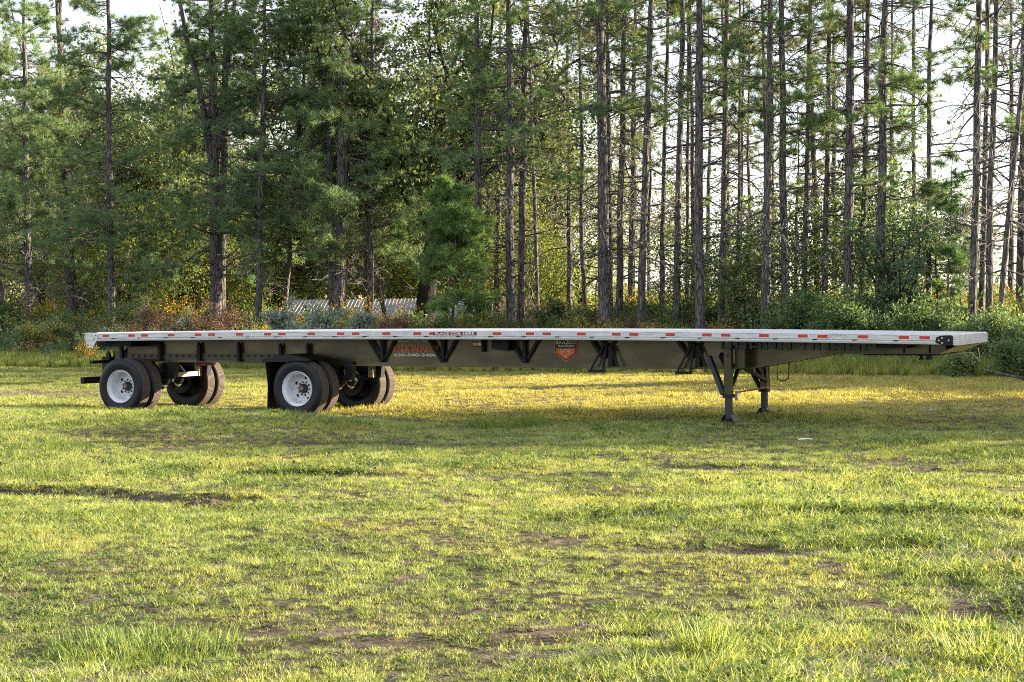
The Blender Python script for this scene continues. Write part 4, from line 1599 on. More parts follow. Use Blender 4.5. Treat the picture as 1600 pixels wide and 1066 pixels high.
# pines: (x at picture top, x at base, trunk width px, edge distance, live, dead, low, reach, per, needle, forks, label)
G1 = 'pine trees along the edge of the wood'
PN = [
    (38, 47, 14, 56, 95, 25, 2.6, 3.2, 12, 'needle', 0, 'grey pine trunk nearest the left edge of the photo, dense green crown'),
    (88, 116, 19, 60, 40, 40, 4.5, 2.2, 9, 'needle_pale', 1, 'dark gnarled vine-covered trunk second from the left edge'),
    (168, 173, 12, 55, 95, 22, 3.2, 3.0, 12, 'needle', 0, 'straight slim pine rising above the rear left wheel of the trailer'),
    (330, 338, 19, 56, 80, 30, 2.8, 3.4, 11, 'needle', 2, 'thick pine with a trunk splitting into several stems, behind the brown weeds'),
    (352, 344, 14, 58, 40, 20, 5.0, 2.2, 9, 'needle_pale', 0, 'paler trunk pressed against the right of the thick forked pine'),
    (415, 402, 11, 55, 85, 28, 2.6, 3.0, 12, 'needle', 0, 'slim leaning pine just left of the silver green bushes'),
    (508, 522, 15, 57, 60, 26, 3.2, 2.8, 10, 'needle', 0, 'left stem of the big twin pine above the silver green bushes'),
    (541, 531, 20, 56, 65, 34, 2.6, 3.2, 10, 'needle', 0, 'right and thicker stem of the big twin pine above the silver green bushes'),
    (583, 577, 11, 57, 55, 30, 3.4, 2.6, 10, 'needle', 0, 'slim pine just right of the twin pine, in front of the ribbed roof'),
    (572, 571, 7, 60, 18, 18, 6, 1.8, 7, 'needle_pale', 0, 'very thin dark trunk touching the slim pine right of the twin pine'),
    (744, 750, 13, 53, 22, 30, 6.6, 2.2, 8, 'needle', 0, 'dark bare pine trunk above the end of the PLACE COIL HERE sticker'),
    (795, 799, 14, 53, 22, 34, 6.2, 2.4, 9, 'needle', 0, 'left and paler of the close pair of trunks right of the ribbed roof centre'),
    (823, 812, 11, 54, 20, 30, 6.8, 2.2, 8, 'needle_pale', 0, 'right and darker of the close pair of trunks, behind the dark box of the trailer'),
    (902, 914, 7, 58, 10, 24, 7.5, 1.8, 7, 'needle_pale', 0, 'thin dark trunk standing just right of the shield emblem'),
    (936, 945, 18, 53, 16, 36, 7.4, 2.3, 8, 'needle', 0, 'thickest grey pine trunk in the middle of the wood'),
    (949, 955, 10, 56, 12, 24, 8, 2.0, 8, 'needle_pale', 0, 'thinner trunk tucked behind the right side of the thickest grey pine'),
    (976, 966, 11, 55, 12, 30, 7.8, 2.2, 8, 'needle_pale', 0, 'pine third to the right of the shield emblem, leaning right towards its top'),
    (1017, 999, 12, 53, 14, 34, 7.6, 2.2, 8, 'needle', 0, 'dark pine leaning clearly to the right above the first hanging black frame'),
    (1044, 1032, 8, 56, 8, 26, 8.2, 1.8, 7, 'needle_pale', 0, 'slim dark trunk between the right-leaning pine and a straight one'),
    (1066, 1054, 11, 54, 10, 30, 8, 2.0, 8, 'needle_pale', 0, 'straight dark trunk left of the second hanging black frame'),
    (1076, 1072, 6, 60, 6, 18, 8, 1.6, 7, 'needle_pale', 0, 'wispy thin stem deep in the wood above the second hanging frame'),
    (1092, 1094, 15, 52, 12, 36, 7.8, 2.2, 8, 'needle', 0, 'stout grey trunk above the diagonal leg brace of the trailer'),
    (1136, 1126, 10, 54, 10, 34, 8, 2.0, 8, 'needle_pale', 0, 'slim dark trunk directly above the near landing leg'),
    (1157, 1151, 6, 57, 6, 22, 7.6, 1.6, 7, 'needle_pale', 0, 'thin left stem of a pair behind the far landing leg'),
    (1162, 1159, 5, 60, 5, 18, 8, 1.4, 7, 'needle_pale', 0, 'thin right stem of a pair behind the far landing leg'),
    (1204, 1196, 14, 52, 14, 34, 6.8, 2.3, 9, 'needle', 0, 'stout trunk just right of the far landing leg, left of a close pair'),
    (1190, 1199, 8, 57, 8, 18, 8, 1.8, 7, 'needle_pale', 0, 'thinner trunk half hidden behind the stout trunk right of the landing legs'),
    (1221, 1229, 12, 53, 14, 34, 6.6, 2.3, 9, 'needle', 0, 'right partner of the stout trunk right of the landing legs'),
    (1246, 1243, 6, 58, 0, 12, 7, 1.6, 6, 'needle_pale', 0, 'broken thin dark snag left of a mossy slim pine'),
    (1266, 1255, 9, 55, 12, 30, 5.6, 2.0, 8, 'needle_pale', 0, 'mossy slim pine above the middle of the black winch ribs'),
    (1296, 1287, 10, 55, 12, 32, 5.8, 2.2, 8, 'needle_pale', 0, 'dark pine above the tapering end of the trailer beam'),
    (1328, 1325, 16, 53, 16, 36, 5.6, 2.4, 9, 'needle', 0, 'stout pine with a pale broken scar on its trunk, right of the winch ribs'),
    (1357, 1345, 10, 55, 10, 30, 7, 2.0, 8, 'needle_pale', 0, 'slimmer trunk close to the right of the scarred stout pine'),
    (1384, 1372, 15, 53, 14, 36, 6.4, 2.3, 9, 'needle', 0, 'stout dark pine behind the tall bluish bush'),
    (1428, 1427, 7, 57, 10, 26, 7.4, 2.0, 8, 'needle_pale', 0, 'left of two thin bare trunks before the open white sky'),
    (1456, 1450, 9, 54, 14, 30, 7.6, 2.6, 9, 'needle', 0, 'right of two thin bare trunks before the open white sky'),
    (1529, 1519, 13, 51, 12, 34, 7.8, 2.3, 8, 'needle', 0, 'left trunk of the cluster of trunks above the front corner of the trailer'),
    (1541, 1532, 9, 54, 10, 28, 7.8, 2.0, 8, 'needle_pale', 0, 'middle trunk of the cluster above the front corner of the trailer'),
    (1556, 1543, 11, 52, 12, 34, 7.6, 2.4, 8, 'needle', 0, 'right trunk of the cluster above the front corner of the trailer'),
    (1606, 1558, 9, 50, 10, 36, 6.8, 2.6, 9, 'needle', 0, 'slanting dark pine nearest the right edge, leaning right'),
]
for i, (xt, xb, wpx, e, nl, nd, zl, rc, per, nm, fk, lab) in enumerate(PN):
    Y = edge_y(xb, e + 2.5)
    b = px(xb, 500, Y)
    t = px(xt, 0, Y)
    H = 17.5 + (i * 37 % 5) * .6
    if i == 28:
        H = 8.4
    PXN = xb
    if xb < 620:
        nl, per, rc = int(nl * 1.0), per + 3, rc * 1.15
    pine('pine_tree', lab, b.x, Y, t.x, t.z, wpx / FPX * Y / 2 * 1.05, H, nl, nd, zl, rc, 100 + i, nm, G1, fk, per)

PXN = 0
# thinner, more distant pine stems seen between the first row
G2 = 'slender pines deeper in the wood'
back = []
bx_list = [20, 75, 140, 215, 262, 300, 372, 440, 478, 610, 672, 775, 842, 872, 890, 985, 1012, 1080, 1108, 1140, 1172, 1212, 1275, 1308, 1362, 1395, 1580, 1592]
protos = []
for j in range(4):
    protos.append(pine('pine_tree', 'slender pine deeper in the wood', 0, 300 + j * 9, .2 * (j - 1.5), 12, .085 + .02 * j, 17, 16, 24, 7.0 - .4 * j, 2.0, 300 + j, 'needle_pale', G2, 0, 7))
for j in range(3):
    protos.append(pine('pine_tree', 'slender leafy pine deeper in the wood', 3, 300 + j * 9, .1, 12, .11, 17, 60, 22, 3.2, 2.8, 320 + j, 'needle', G2, 0, 9))
used = set()
for j, xx in enumerate(bx_list):
    e = [66, 72, 62, 80, 69][j % 5]
    Y = edge_y(xx, e)
    b = px(xx, 500, Y)
    k = (4 + j % 3) if xx < 620 else j % 4
    lab = ('slender leafy pine deeper in, ' if xx < 620 else 'slender bare pine deeper in, ') + place_words(xx)
    loc = (b.x, Y, float(ground_z(b.x, Y)) - .15)
    if k not in used:
        used.add(k)
        protos[k].location = loc
        protos[k]['label'] = lab
    else:
        copy_tree(protos[k], loc, j * 2.1, lab, .9 + .05 * (j % 4), G2)

# small bright green pine sapling mass, centre left, and others
Y = edge_y(700, 53)
b = px(706, 500, Y)
pine('young_pine', 'young bright green pine with a dense bushy top left of the dark bare trunk', b.x, Y, px(712, 240, Y).x, px(712, 240, Y).z, .055, 6.3, 75, 4, 1.7, 1.55, 501, 'needle_bright', None, 0, 9)
for xx, e, H, sd, lab in ((1466, 56, 5.4, 502, 'left sapling of three thin young pines right of the bluish bush'), (1484, 55, 6.4, 503, 'tallest of three thin young pines right of the bluish bush'),
                          (1499, 57, 5.0, 504, 'right sapling of three thin young pines right of the bluish bush'), (228, 58, 4.8, 505, 'short young pine with feathery low branches below the yellow green tree'),
                          (85, 57, 2.9, 506, 'pale thin dead stem standing right of the leftmost pine')):
    Y = edge_y(xx, e)
    b = px(xx, 500, Y)
    pine('young_pine', lab, b.x, Y, b.x + .05, 6, .035, H, 0 if sd == 506 else 20, 10, .9, .8, sd, 'needle', None, 0, 5)

# broad-leaved trees behind the pines
def leafy(xx, e, label, *a, **k):
    Y = edge_y(xx, e)
    b = px(xx, 500, Y)
    return broadleaf('leafy_tree' if 'oak' not in label else 'oak_tree', label, b.x, Y, *a, **k)


oak = leafy(662, 64, 'old dark oak with crooked black limbs in the middle of the wood', .36, 18.5, 7.0, 52000, 'leaf_dark', .17, 601, 1.8, 'oak tree', None, limbs=13, split=4.6, clump=.55)
G3 = 'leafy trees behind the pines'
t1 = leafy(60, 74, 'dark leafy tree filling the upper left corner of the wood', .22, 20, 6.4, 34000, 'leaf_dark', .18, 602, 1.5, 'tree', G3, clump=.6)
t2 = leafy(215, 72, 'leafy tree with olive leaves behind the straight slim left pine', .22, 19, 6.4, 34000, 'leaf_dark', .18, 603, 1.5, 'tree', G3, clump=.6)
t3 = leafy(480, 84, 'leafy tree behind the big twin pine', .24, 21, 6.4, 34000, 'leaf_dark', .18, 604, 1.5, 'tree', G3, clump=.6)
leafy(212, 61, 'bright yellow green young tree above the rear end of the trailer', .07, 5.6, 2.1, 7500, 'leaf_yellow', .12, 605, .8, 'tree', None, clump=.36, limbs=7, split=1.2)
leafy(318, 70, 'yellow green small tree glowing behind the forked pine', .08, 5.2, 2.6, 7500, 'leaf_yellow', .12, 606, .6, 'tree', None, clump=.4, split=1.0)
for xx, e, src, lab, sc in ((360, 88, t1, 'tall leafy tree far behind the forked pine', 1.05), (130, 90, t3, 'tall leafy tree far behind the gnarled trunk', 1.0),
                            (-30, 84, t2, 'tall leafy tree cut by the left edge of the photo', 1.0), (590, 92, t2, 'tall leafy tree far behind the ribbed roof', 1.05),
                            (800, 86, t1, 'tall leafy tree behind the close pair of trunks', .92), (905, 82, t3, 'leafy tree behind the thin dark trunk near the shield emblem', .72),
                            (745, 100, t3, 'leafy tree far behind the dark bare pine, low and wide', .7), (440, 82, t2, 'mid height leafy tree just behind the silver green bushes', .62),
                            (285, 84, t2, 'leafy tree far behind, between the slim left pine and the forked pine', .95)):
    Y = edge_y(xx, e)
    b = px(xx, 500, Y)
    copy_tree(src, (b.x, Y, float(ground_z(b.x, Y)) - .1), xx * .7, lab, sc, G3)
# pale scrub seen between the trunks on the right, far away
sc0 = leafy(980, 98, 'pale scrub tree far behind the middle trunks', .10, 5.0, 3.0, 9000, 'leaf_yellow', .12, 620, .3, 'tree', 'pale scrub far behind the trunks', clump=.5, split=.8)
for j, (xx, e, s_) in enumerate(((1040, 110, .95), (1110, 104, .9), (1180, 112, 1.0), (1250, 100, .9), (1330, 112, 1.05), (1410, 106, .9), (1490, 100, .8), (1560, 96, .85), (1640, 100, .9), (900, 112, 1.1), (840, 104, 1.0), (760, 110, 1.0), (1145, 84, .62), (1290, 86, .7))):
    Y = edge_y(xx, e)
    b = px(xx, 500, Y)
    copy_tree(sc0, (b.x, Y, float(ground_z(b.x, Y)) - .1), j * 1.3, 'pale scrub tree far off, ' + place_words(xx), s_, 'pale scrub far behind the trunks')

# far wood closing the view, one mass
rs = np.random.default_rng(77)
n = 60000
X = rs.uniform(-75, 60, n)
E_ = 128 + rs.uniform(0, 14, n)
hmax = np.where(X < 4, 9.5, 4.2) + 4.5 * (fbm(X, X * 0, .12, 4, 3) - .5)
zz = hmax * rs.uniform(0, 1, n) ** .8 * np.clip(.55 + .9 * fbm(X, E_, .3, 9, 2), 0, 1)
Yv = E_ - .35 * X
Pp = np.stack([X, Yv, ground_z(X, Yv) + zz], 1)
kk = rs.random(n) < np.where(X < 4, 1, .7)
Vs, Ts = leaves(Pp[kk], .62, rs, 0)
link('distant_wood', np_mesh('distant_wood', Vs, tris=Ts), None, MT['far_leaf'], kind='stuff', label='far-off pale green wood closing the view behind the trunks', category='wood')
for xx, e, H_, lab in ((275, 66, 8.5, 'sunlit yellow green tree right of the straight slim left pine'), (455, 84, 11.0, 'sunlit yellow green tree between the leaning pine and the twin pine'),
                       (610, 86, 12.0, 'sunlit yellow green tree left of the old oak'), (765, 88, 9.0, 'sunlit yellow green tree right of the dark bare trunk'), (130, 66, 7.0, 'sunlit olive tree behind the gnarled vine-covered trunk'),
                       (850, 74, 7.5, 'sunlit yellow green tree behind the thin trunks left of the shield emblem')):
    if lab.startswith('sunlit yellow green tree right of the straight'):
        ty = leafy(xx, e, lab, .09, 8.5, 3.4, 15000, 'leaf_yellow', .13, 640, 1.0, 'tree', None, clump=.5, split=1.5)
    else:
        Y = edge_y(xx, e)
        b = px(xx, 500, Y)
        copy_tree(ty, (b.x, Y, float(ground_z(b.x, Y)) - .1), xx * 1.1, lab, H_ / 8.5)

# shrubs and bushes
def bush(xx, ytop, ybase_e, wpx, label, leaf, n, size=.075, seed=0, **k):
    Y = edge_y(xx, ybase_e)
    b = px(xx, 500, Y)
    gz = float(ground_z(b.x, Y))
    h = (px(xx, ytop, Y).z - gz) * 1.22
    n = int(n * 1.5)
    return shrub('shrub' if not k.get('conic') else 'cedar_bush', label, b.x, Y, wpx / FPX * Y, h, n, leaf, size, seed, **k)


bush(1330, 462, 51.5, 120, 'large round green bush behind the black winch ribs', 'leaf_green', 9000, .085, 701, stems=16)
bush(1405, 325, 54.5, 80, 'tall bluish feathery bush standing among the right trunks', 'leaf_blue', 6000, .085, 702, stems=14)
bush(1160, 390, 56, 62, 'dark narrow bush behind the landing legs', 'leaf_dark', 6500, .085, 703, stems=12)
bush(1260, 455, 52, 90, 'low feathery green bush above the black winch ribs', 'leaf_green', 6000, .075, 704)
bush(1215, 470, 53.5, 70, 'low pale green bush right of the far landing leg', 'leaf_green', 4000, .075, 705)
bush(1545, 482, 49.5, 95, 'dark green bush above the front corner of the trailer', 'leaf_green', 8500, .08, 706, stems=14)
bush(1590, 520, 46.5, 90, 'leafy bush at the right edge, in front of the fallen log', 'leaf_green', 6500, .07, 707)
bush(1500, 540, 46.2, 60, 'low green bush under the nose of the trailer', 'leaf_green', 4000, .065, 708)
bush(755, 488, 54, 66, 'yellow green bush in front of the ribbed roof', 'leaf_yellow', 5000, .085, 709)
bush(880, 466, 56, 62, 'dark green bush above the shield emblem', 'leaf_dark', 5500, .085, 710)
bush(690, 500, 54.5, 60, 'olive bush under the old oak', 'leaf_green', 4000, .08, 711)
bush(1010, 470, 58, 80, 'loose green bush above the first hanging black frame', 'leaf_green', 4500, .08, 712)
bush(1085, 478, 57, 70, 'loose green bush above the second hanging black frame', 'leaf_dark', 4500, .08, 713)
GS_ = 'silver green bushes behind the trailer'
bush(445, 482, 50.5, 80, 'left silver green bush behind the trailer deck', 'leaf_silver', 8000, .085, 720, group=GS_)
bush(505, 472, 50.5, 90, 'middle and tallest silver green bush behind the trailer deck', 'leaf_silver', 10000, .085, 721, group=GS_)
bush(560, 484, 50.5, 60, 'right silver green bush under the ribbed roof', 'leaf_silver', 7000, .085, 722, group=GS_)
bush(285, 482, 52.5, 36, 'small silver plant left of the brown weeds', 'leaf_silver', 1800, .06, 723, group=GS_)
bush(178, 505, 51.5, 40, 'small silver plant above the rear end of the trailer', 'leaf_silver', 1800, .06, 724, group=GS_)
bush(225, 508, 51.0, 26, 'small pale silver plant right above the second red reflector', 'leaf_silver', 1000, .06, 725, group=GS_)
bush(100, 490, 53.0, 110, 'broad green weedy bush left of the trailer rear', 'leaf_green', 7000, .07, 726, stems=16)
bush(62, 498, 51.5, 80, 'goldenrod clump with rusty yellow flowers near the left edge', 'weed_green', 3500, .06, 727, flowers=1800)
bush(134, 541, 48.2, 38, 'round goldenrod clump with yellow flowers beside the rear corner bracket', 'weed_green', 900, .055, 728, flowers=1500)
bush(312, 492, 52.0, 40, 'orange flowered weed clump behind the trailer deck', 'weed_brown', 1500, .06, 729, flowers=900)
bush(345, 468, 53.0, 75, 'tall brown seeded weed clump below the forked pine', 'weed_brown', 5500, .06, 730, stems=18)
bush(620, 494, 53.0, 60, 'rusty brown weed clump left of the old oak', 'weed_brown', 2800, .06, 731)
bush(20, 470, 57, 90, 'dark green bush below the leftmost pine', 'leaf_dark', 6000, .08, 732)
bush(190, 470, 56, 90, 'green bush below the yellow green young tree', 'leaf_green', 5000, .08, 733)
bush(250, 476, 55, 70, 'reddish brown bush between the straight slim pine and the brown weeds', 'weed_brown', 3500, .07, 734)
bush(400, 480, 58, 80, 'yellow green bush behind the slim leaning pine', 'leaf_yellow', 4500, .08, 735)

und = None
for j, (xx, yt, e, wp, lab) in enumerate(((905, 482, 57, 110, 'loose understorey bush right of the shield emblem'), (975, 476, 60, 120, 'loose understorey bush left of the right-leaning pine'),
                                      (1050, 482, 58, 110, 'loose understorey bush above the second hanging frame, deeper in'), (1125, 478, 59, 110, 'loose understorey bush behind the near landing leg'),
                                      (1195, 468, 56, 110, 'loose understorey bush between the landing legs and the winch ribs'), (1250, 456, 56, 120, 'tall understorey bush behind the first winch ribs'),
                                      (1305, 462, 58, 120, 'tall understorey bush behind the tapering beam'), (1370, 458, 57, 110, 'tall understorey bush left of the bluish bush foot'),
                                      (1440, 466, 54, 120, 'tall understorey bush behind the two thin bare trunks'), (1500, 478, 54, 110, 'understorey bush below the three thin young pines'),
                                      (1545, 466, 50.5, 120, 'understorey bush between the nose trunks and the slanting pine'), (1618, 463, 50, 120, 'understorey bush cut by the right edge of the photo'), (1575, 474, 52, 120, 'understorey bush behind the slanting dark pine'))):
    if und is None:
        und = bush(xx, yt, e, wp, lab, 'leaf_green', 4500, .10, 780, stems=16)
        uh = (px(xx, yt, edge_y(xx, e)).z)
    else:
        Y = edge_y(xx, e)
        b = px(xx, 500, Y)
        copy_tree(und, (b.x, Y, float(ground_z(b.x, Y)) - .05), j * 1.1, lab, px(xx, yt, Y).z / uh)
for j, (xx, e, lab, sc_q) in enumerate(((1150, 60, 'airy broad-leaved sapling behind the landing legs', 1.0), (1282, 59, 'airy broad-leaved sapling left of the scarred stout pine', 1.1), (1395, 60, 'airy broad-leaved sapling right of the stout dark pine', 1.35),
                                    (1432, 57, 'airy broad-leaved sapling against the white sky by the two thin bare trunks', 1.0), (1180, 64, 'airy broad-leaved sapling right of the landing legs, deeper in', 1.25), (1350, 62, 'airy broad-leaved sapling right of the scarred stout pine', 1.3), (1085, 62, 'airy broad-leaved sapling over the diagonal leg brace', .85))):
    if j == 0:
        ty = leafy(xx, e, lab, .05, 6.0, 1.7, 3600, 'leaf_green', .12, 650, .8, 'sapling', None, clump=.33, split=1.3, limbs=7)
    else:
        Y = edge_y(xx, e)
        b = px(xx, 500, Y)
        copy_tree(ty, (b.x, Y, float(ground_z(b.x, Y)) - .1), j * 1.7, lab, sc_q)
bush(1440, 478, 50.5, 110, 'dense green bush below the two thin bare trunks', 'leaf_green', 9000, .09, 741, stems=16)

# the bank of weeds: countless stems, one object
def weed(n_st, h, leaf_n, m_, sz, rs, head=None, hn=0, spread=.18):
    wd = Wood()
    P_, H_ = [], []
    for i in range(n_st):
        c = curve((rs.normal(0, spread * .5), rs.normal(0, spread * .5), 0), (rs.normal(0, .18), rs.normal(0, .18), 1), h * rs.uniform(.6, 1.1), 4, rs, .1)
        wd.limb(c, (.008, .007, .006, .005, .003), 3)
        for k in range(leaf_n):
            u = rs.uniform(.1, 1)
            P_.append([np.interp(u * 4, range(5), c[:, a]) for a in range(3)] + rs.normal(0, .05, 3))
        for k in range(hn):
            P_h = c[-1] + rs.normal(0, .06, 3) * np.array([1, 1, 1.3])
            H_.append(P_h)
    V1, Q1, _ = wd.get()
    V2, T2 = leaves(np.array(P_), sz, rs, 0, .35)
    Vs, Ts, tm = [V2], [T2 + len(V1)], [np.full(len(T2), 0)]
    n = len(V1) + len(V2)
    if hn:
        V3, T3 = leaves(np.array(H_), .045, rs, 0, .6)
        Vs.append(V3)
        Ts.append(T3 + n)
        tm.append(np.full(len(T3), 1))
    me = np_mesh('weed', np.concatenate([V1] + Vs), quads=Q1, tris=np.concatenate(Ts), tm=np.concatenate(tm), qm=0)
    me.materials.append(MT[m_])
    me.materials.append(MT[head or m_])
    return proto('weed_plant', me)


rs = np.random.default_rng(21)
WP = [weed(9, .7, 14, 'weed_green', .10, rs), weed(9, .9, 12, 'weed_green', .11, rs), weed(8, .8, 12, 'leaf_green', .12, rs),
      weed(9, .9, 8, 'weed_brown', .06, rs, 'weed_brown', 16), weed(8, .85, 12, 'weed_green', .09, rs, 'flower', 16), weed(7, .75, 16, 'leaf_silver', .09, rs)]
tall = [gp('tall_grass', MT['grass_broad'], blades(60, .25, .55, .016, .16, .35, 3, rs)) for _ in range(3)]
n = 5200
X = rng.uniform(-30, 24, n)
E_ = 47.5 + 12 * rng.random(n) ** 1.3
Y = E_ - .55 * X
kp_ = (Y > 20) & (np.abs(X) < .40 * Y + 3)
X, Y, E_ = X[kp_], Y[kp_], E_[kp_]
nz = fbm(X, Y, .45, 3, 3)
nz2 = fbm(X, Y, .6, 47, 3)
r = rng.random(len(X))
vi = np.where(nz > .56, 3, np.where(nz2 > .64, 4, np.where((nz < .42) & (X < 0), 5, rng.integers(0, 3, len(X)))))
vi = np.where(r < .35, rng.integers(0, 3, len(X)), vi)
sc = (0.35 + .65 * sstep(E_, 47.5, 52)) * rng.uniform(.7, 1.25, len(X)) * (1 - .35 * sstep(X, 2, 9) * (1 - sstep(X, 12, 15)))
scatter('weed_bank', WP, np.stack([X, Y, ground_z(X, Y) - .02], 1), rng.uniform(0, 6.28, len(X)), sc, vi, 'bank of wild green, brown and yellow weeds between the field and the pines', 'weeds')
n = 9000
X = rng.uniform(-30, 24, n)
E_ = 47.0 + rng.normal(0, .8, n) + 1.2
Y = E_ - .55 * X
kp_ = (Y > 20) & (np.abs(X) < .40 * Y + 3) & (E_ > 46.6)
X, Y, E_ = X[kp_], Y[kp_], E_[kp_]
scatter('tall_grass_margin', tall, np.stack([X, Y, ground_z(X, Y) - .01], 1), rng.uniform(0, 6.28, len(X)), rng.uniform(.5, 1.15, len(X)) * (.6 + .5 * sstep(E_, 46.5, 49)), rng.integers(0, 3, len(X)),
        'fringe of tall unmown green grass at the foot of the weed bank', 'grass')
# undergrowth inside the wood
n = 5000
X = rng.uniform(-48, 40, n)
E_ = rng.uniform(58, 84, n)
Y = E_ - .55 * X
kp_ = (np.abs(X) < .40 * Y + 3) & ~((X > -13) & (X < 3.5) & (E_ > 59) & (E_ < 82))
X, Y = X[kp_], Y[kp_]
scatter('undergrowth', [WP[0], WP[1], WP[4]], np.stack([X, Y, ground_z(X, Y) - .02], 1), rng.uniform(0, 6.28, len(X)), rng.uniform(1.0, 2.1, len(X)), rng.integers(0, 3, len(X)),
        'dim green undergrowth on the floor of the pine wood', 'undergrowth')

# tall tufts standing out of the short grass
tt = [gp('tall_tuft', MT['grass'], blades(46, .14, .30, .008, .07, .8, 3, rs)) for _ in range(3)]
def tuft_thing(xx, yy, rad, n_, label, hs=1.0, m_='grass', seed=0):
    rs2 = np.random.default_rng(seed)
    k = (yy - 533.0) / FPX
    depth = CAM_H / (math.tan(math.atan(k) + PITCH))
    p = px(xx, yy, depth)
    v, t = blades(n_, .10 * hs, .26 * hs, .007, rad, .7, 3, rs2)
    gz = ground_z(v[:, 0] + p.x, v[:, 1] + p.y) - float(ground_z(p.x, p.y))
    v[:, 2] += gz
    o = link('grass_tussock', np_mesh('grass_tussock', v, tris=t), None, MT[m_])
    o.location = (p.x, p.y, float(ground_z(p.x, p.y)))
    o['label'] = label
    o['category'] = 'grass tussock'
    return o


tuft_thing(225, 1010, .50, 1300, 'wide feathery grass tussock at the lower left of the field', .42, 'grass_broad', 1)
tuft_thing(1100, 1032, .16, 260, 'small bright grass tussock at the bottom right of centre', .9, 'grass', 2)
tuft_thing(1545, 1045, .26, 420, 'bright upright grass tussock in the bottom right corner', .6, 'grass', 3)
tuft_thing(1480, 1000, .22, 260, 'loose grass tussock just above the bottom right corner one', .5, 'grass', 4)
tuft_thing(795, 668, .62, 1100, 'dark green grass tussock in the trailer shadow', 1.15, 'grass_broad', 5)
tuft_thing(545, 636, .35, 400, 'tall yellow grass tussock between the front axle wheels', 1.5, 'grass', 6)
tuft_thing(60, 742, .5, 500, 'dark green leafy grass patch near the left edge', .8, 'grass_broad', 7)

# house with a ribbed metal roof beyond the wood
hy = 72.0
pa, pb = px(428, 497, hy), px(864, 497, hy)
hz = pa.z
rt = px(640, 467, hy + 4).z
hg = float(ground_z(0, hy))
HS = thing('farm_house', 'low house with a long ribbed grey metal roof glimpsed behind the pines', 'house', ((pa.x + pb.x) / 2, hy, hg))
hw = (pb.x - pa.x) / 2
ez, rz_ = hz - hg, rt - hg
k = MB()
k.box(-hw + .3, hw - .3, .5, 7.5, 0, ez + .1)
k.build('wall', MT['tanwall'], HS)
k = MB()
k.add([(-hw, 0, ez), (hw, 0, ez), (hw, 4, rz_), (-hw, 4, rz_), (-hw, 8, ez), (hw, 8, ez),
       (-hw, 0, ez - .06), (hw, 0, ez - .06), (hw, 4, rz_ - .06), (-hw, 4, rz_ - .06), (-hw, 8, ez - .06), (hw, 8, ez - .06)],
      [(0, 1, 2, 3), (3, 2, 5, 4), (7, 6, 9, 8), (8, 9, 10, 11), (0, 6, 7, 1), (4, 5, 11, 10), (0, 3, 9, 6), (3, 4, 10, 9), (1, 7, 8, 2), (2, 8, 11, 5)])
rf = k.build('roof', MT['roofmetal'], HS)
k = MB()
n = int(2 * hw / .175)
rib = MB()
rib.prism([(-.028, 0), (-.014, .045), (.014, .045), (.028, 0)], 0, 1)
# rib as a sheared prism following the slope
rv_ = []
for x, z in ((-.026, 0), (-.012, .026), (.012, .026), (.026, 0)):
    rv_ += [(x, -.02, z + .002), (x, 4.0, z + (rz_ - ez) + .002)]
rm = MB()
rm.add(rv_, [(0, 1, 3, 2), (2, 3, 5, 4), (4, 5, 7, 6), (0, 2, 4, 6), (1, 7, 5, 3)])
rme = rm.mesh('roof_rib')
rme.materials.append(MT['roofmetal'])
for i in range(n):
    o = link('roof_rib', rme, rf)
    o.location = (-hw + .1 + i * .175, 0, ez)
k = MB()
k.box(-hw, hw, -.03, .02, ez - .22, ez - .07)
k.build('fascia', MT['brownwood'], HS)
k = MB()
k.prism([(hw - 3.0, -1.2), (hw - .2, -1.2), (hw - .2, ez - .5), (hw - 1.3, ez + .35), (hw - 3.0, ez - .3)], -.9, .45)
k.build('porch_wall', MT['tanwall'], HS)
for i in range(4):
    k = MB()
    k.box(hw - 2.9 + i * .68, hw - 2.87 + i * .68, -.92, -.9, -.3, ez - .55)
    k.build('wall_batten', MT['brownwood'], HS)
k = MB()
k.box(-hw + 3, -hw + 4.2, .44, .52, .3, ez - .4)
wn_ = k.build('window', MT['white'], HS)
k = MB()
k.box(-hw + 3.1, -hw + 4.1, .42, .45, .4, ez - .5)
k.build('pane', MT['black'], wn_)

# fallen log and sticks at the right, litter on the grass
def ground_pt(xx, yy):
    k = (yy - 533.0) / FPX
    depth = CAM_H / (math.tan(math.atan(k) + PITCH))
    p = px(xx, yy, depth)
    return p.x, p.y, float(ground_z(p.x, p.y))


a, b = px(1532, 568, 37.5), px(1600, 580, 36.6)
k = MB()
ga, gb = float(ground_z(a.x, a.y)), float(ground_z(b.x, b.y))
k.tube([(a.x, a.y, ga + .30), ((a.x + b.x) / 2, (a.y + b.y) / 2, (ga + gb) / 2 + .20), (b.x, b.y, gb + .10)], [.022, .026, .03], 10)
o = k.build('fallen_log', MT['bark'], None, smooth=True)
o['label'] = 'fallen grey log lying in the bushes at the right edge of the field'
o['category'] = 'log'
for q, (xa, ya, xb, yb, lab) in enumerate(((1505, 552, 1532, 566, 'thin pale branch arching above the fallen log'), (1526, 545, 1531, 558, 'bent twig standing left of the fallen log'))):
    A, B = px(xa, ya, 38.2), px(xb, yb, 38.0)
    k = MB()
    k.tube([A, (A + B) / 2 + Vector((0, 0, .12)), B], [.006, .009, .007], 6)
    o = k.build('broken_branch', MT['cream'], None, smooth=True)
    o['label'] = lab
    o['category'] = 'branch'
x_, y_, z_ = ground_pt(1003, 582)
k = MB()
k.box(-.26, .26, -.07, .07, .10, .145)
o = k.build('white_board', MT['white'], None, bevel=.004)
o.location = (x_, y_, z_)
o.rotation_euler = (.05, .04, .2)
o['label'] = 'small white board lying on the grass behind the trailer beam'
o['category'] = 'board'
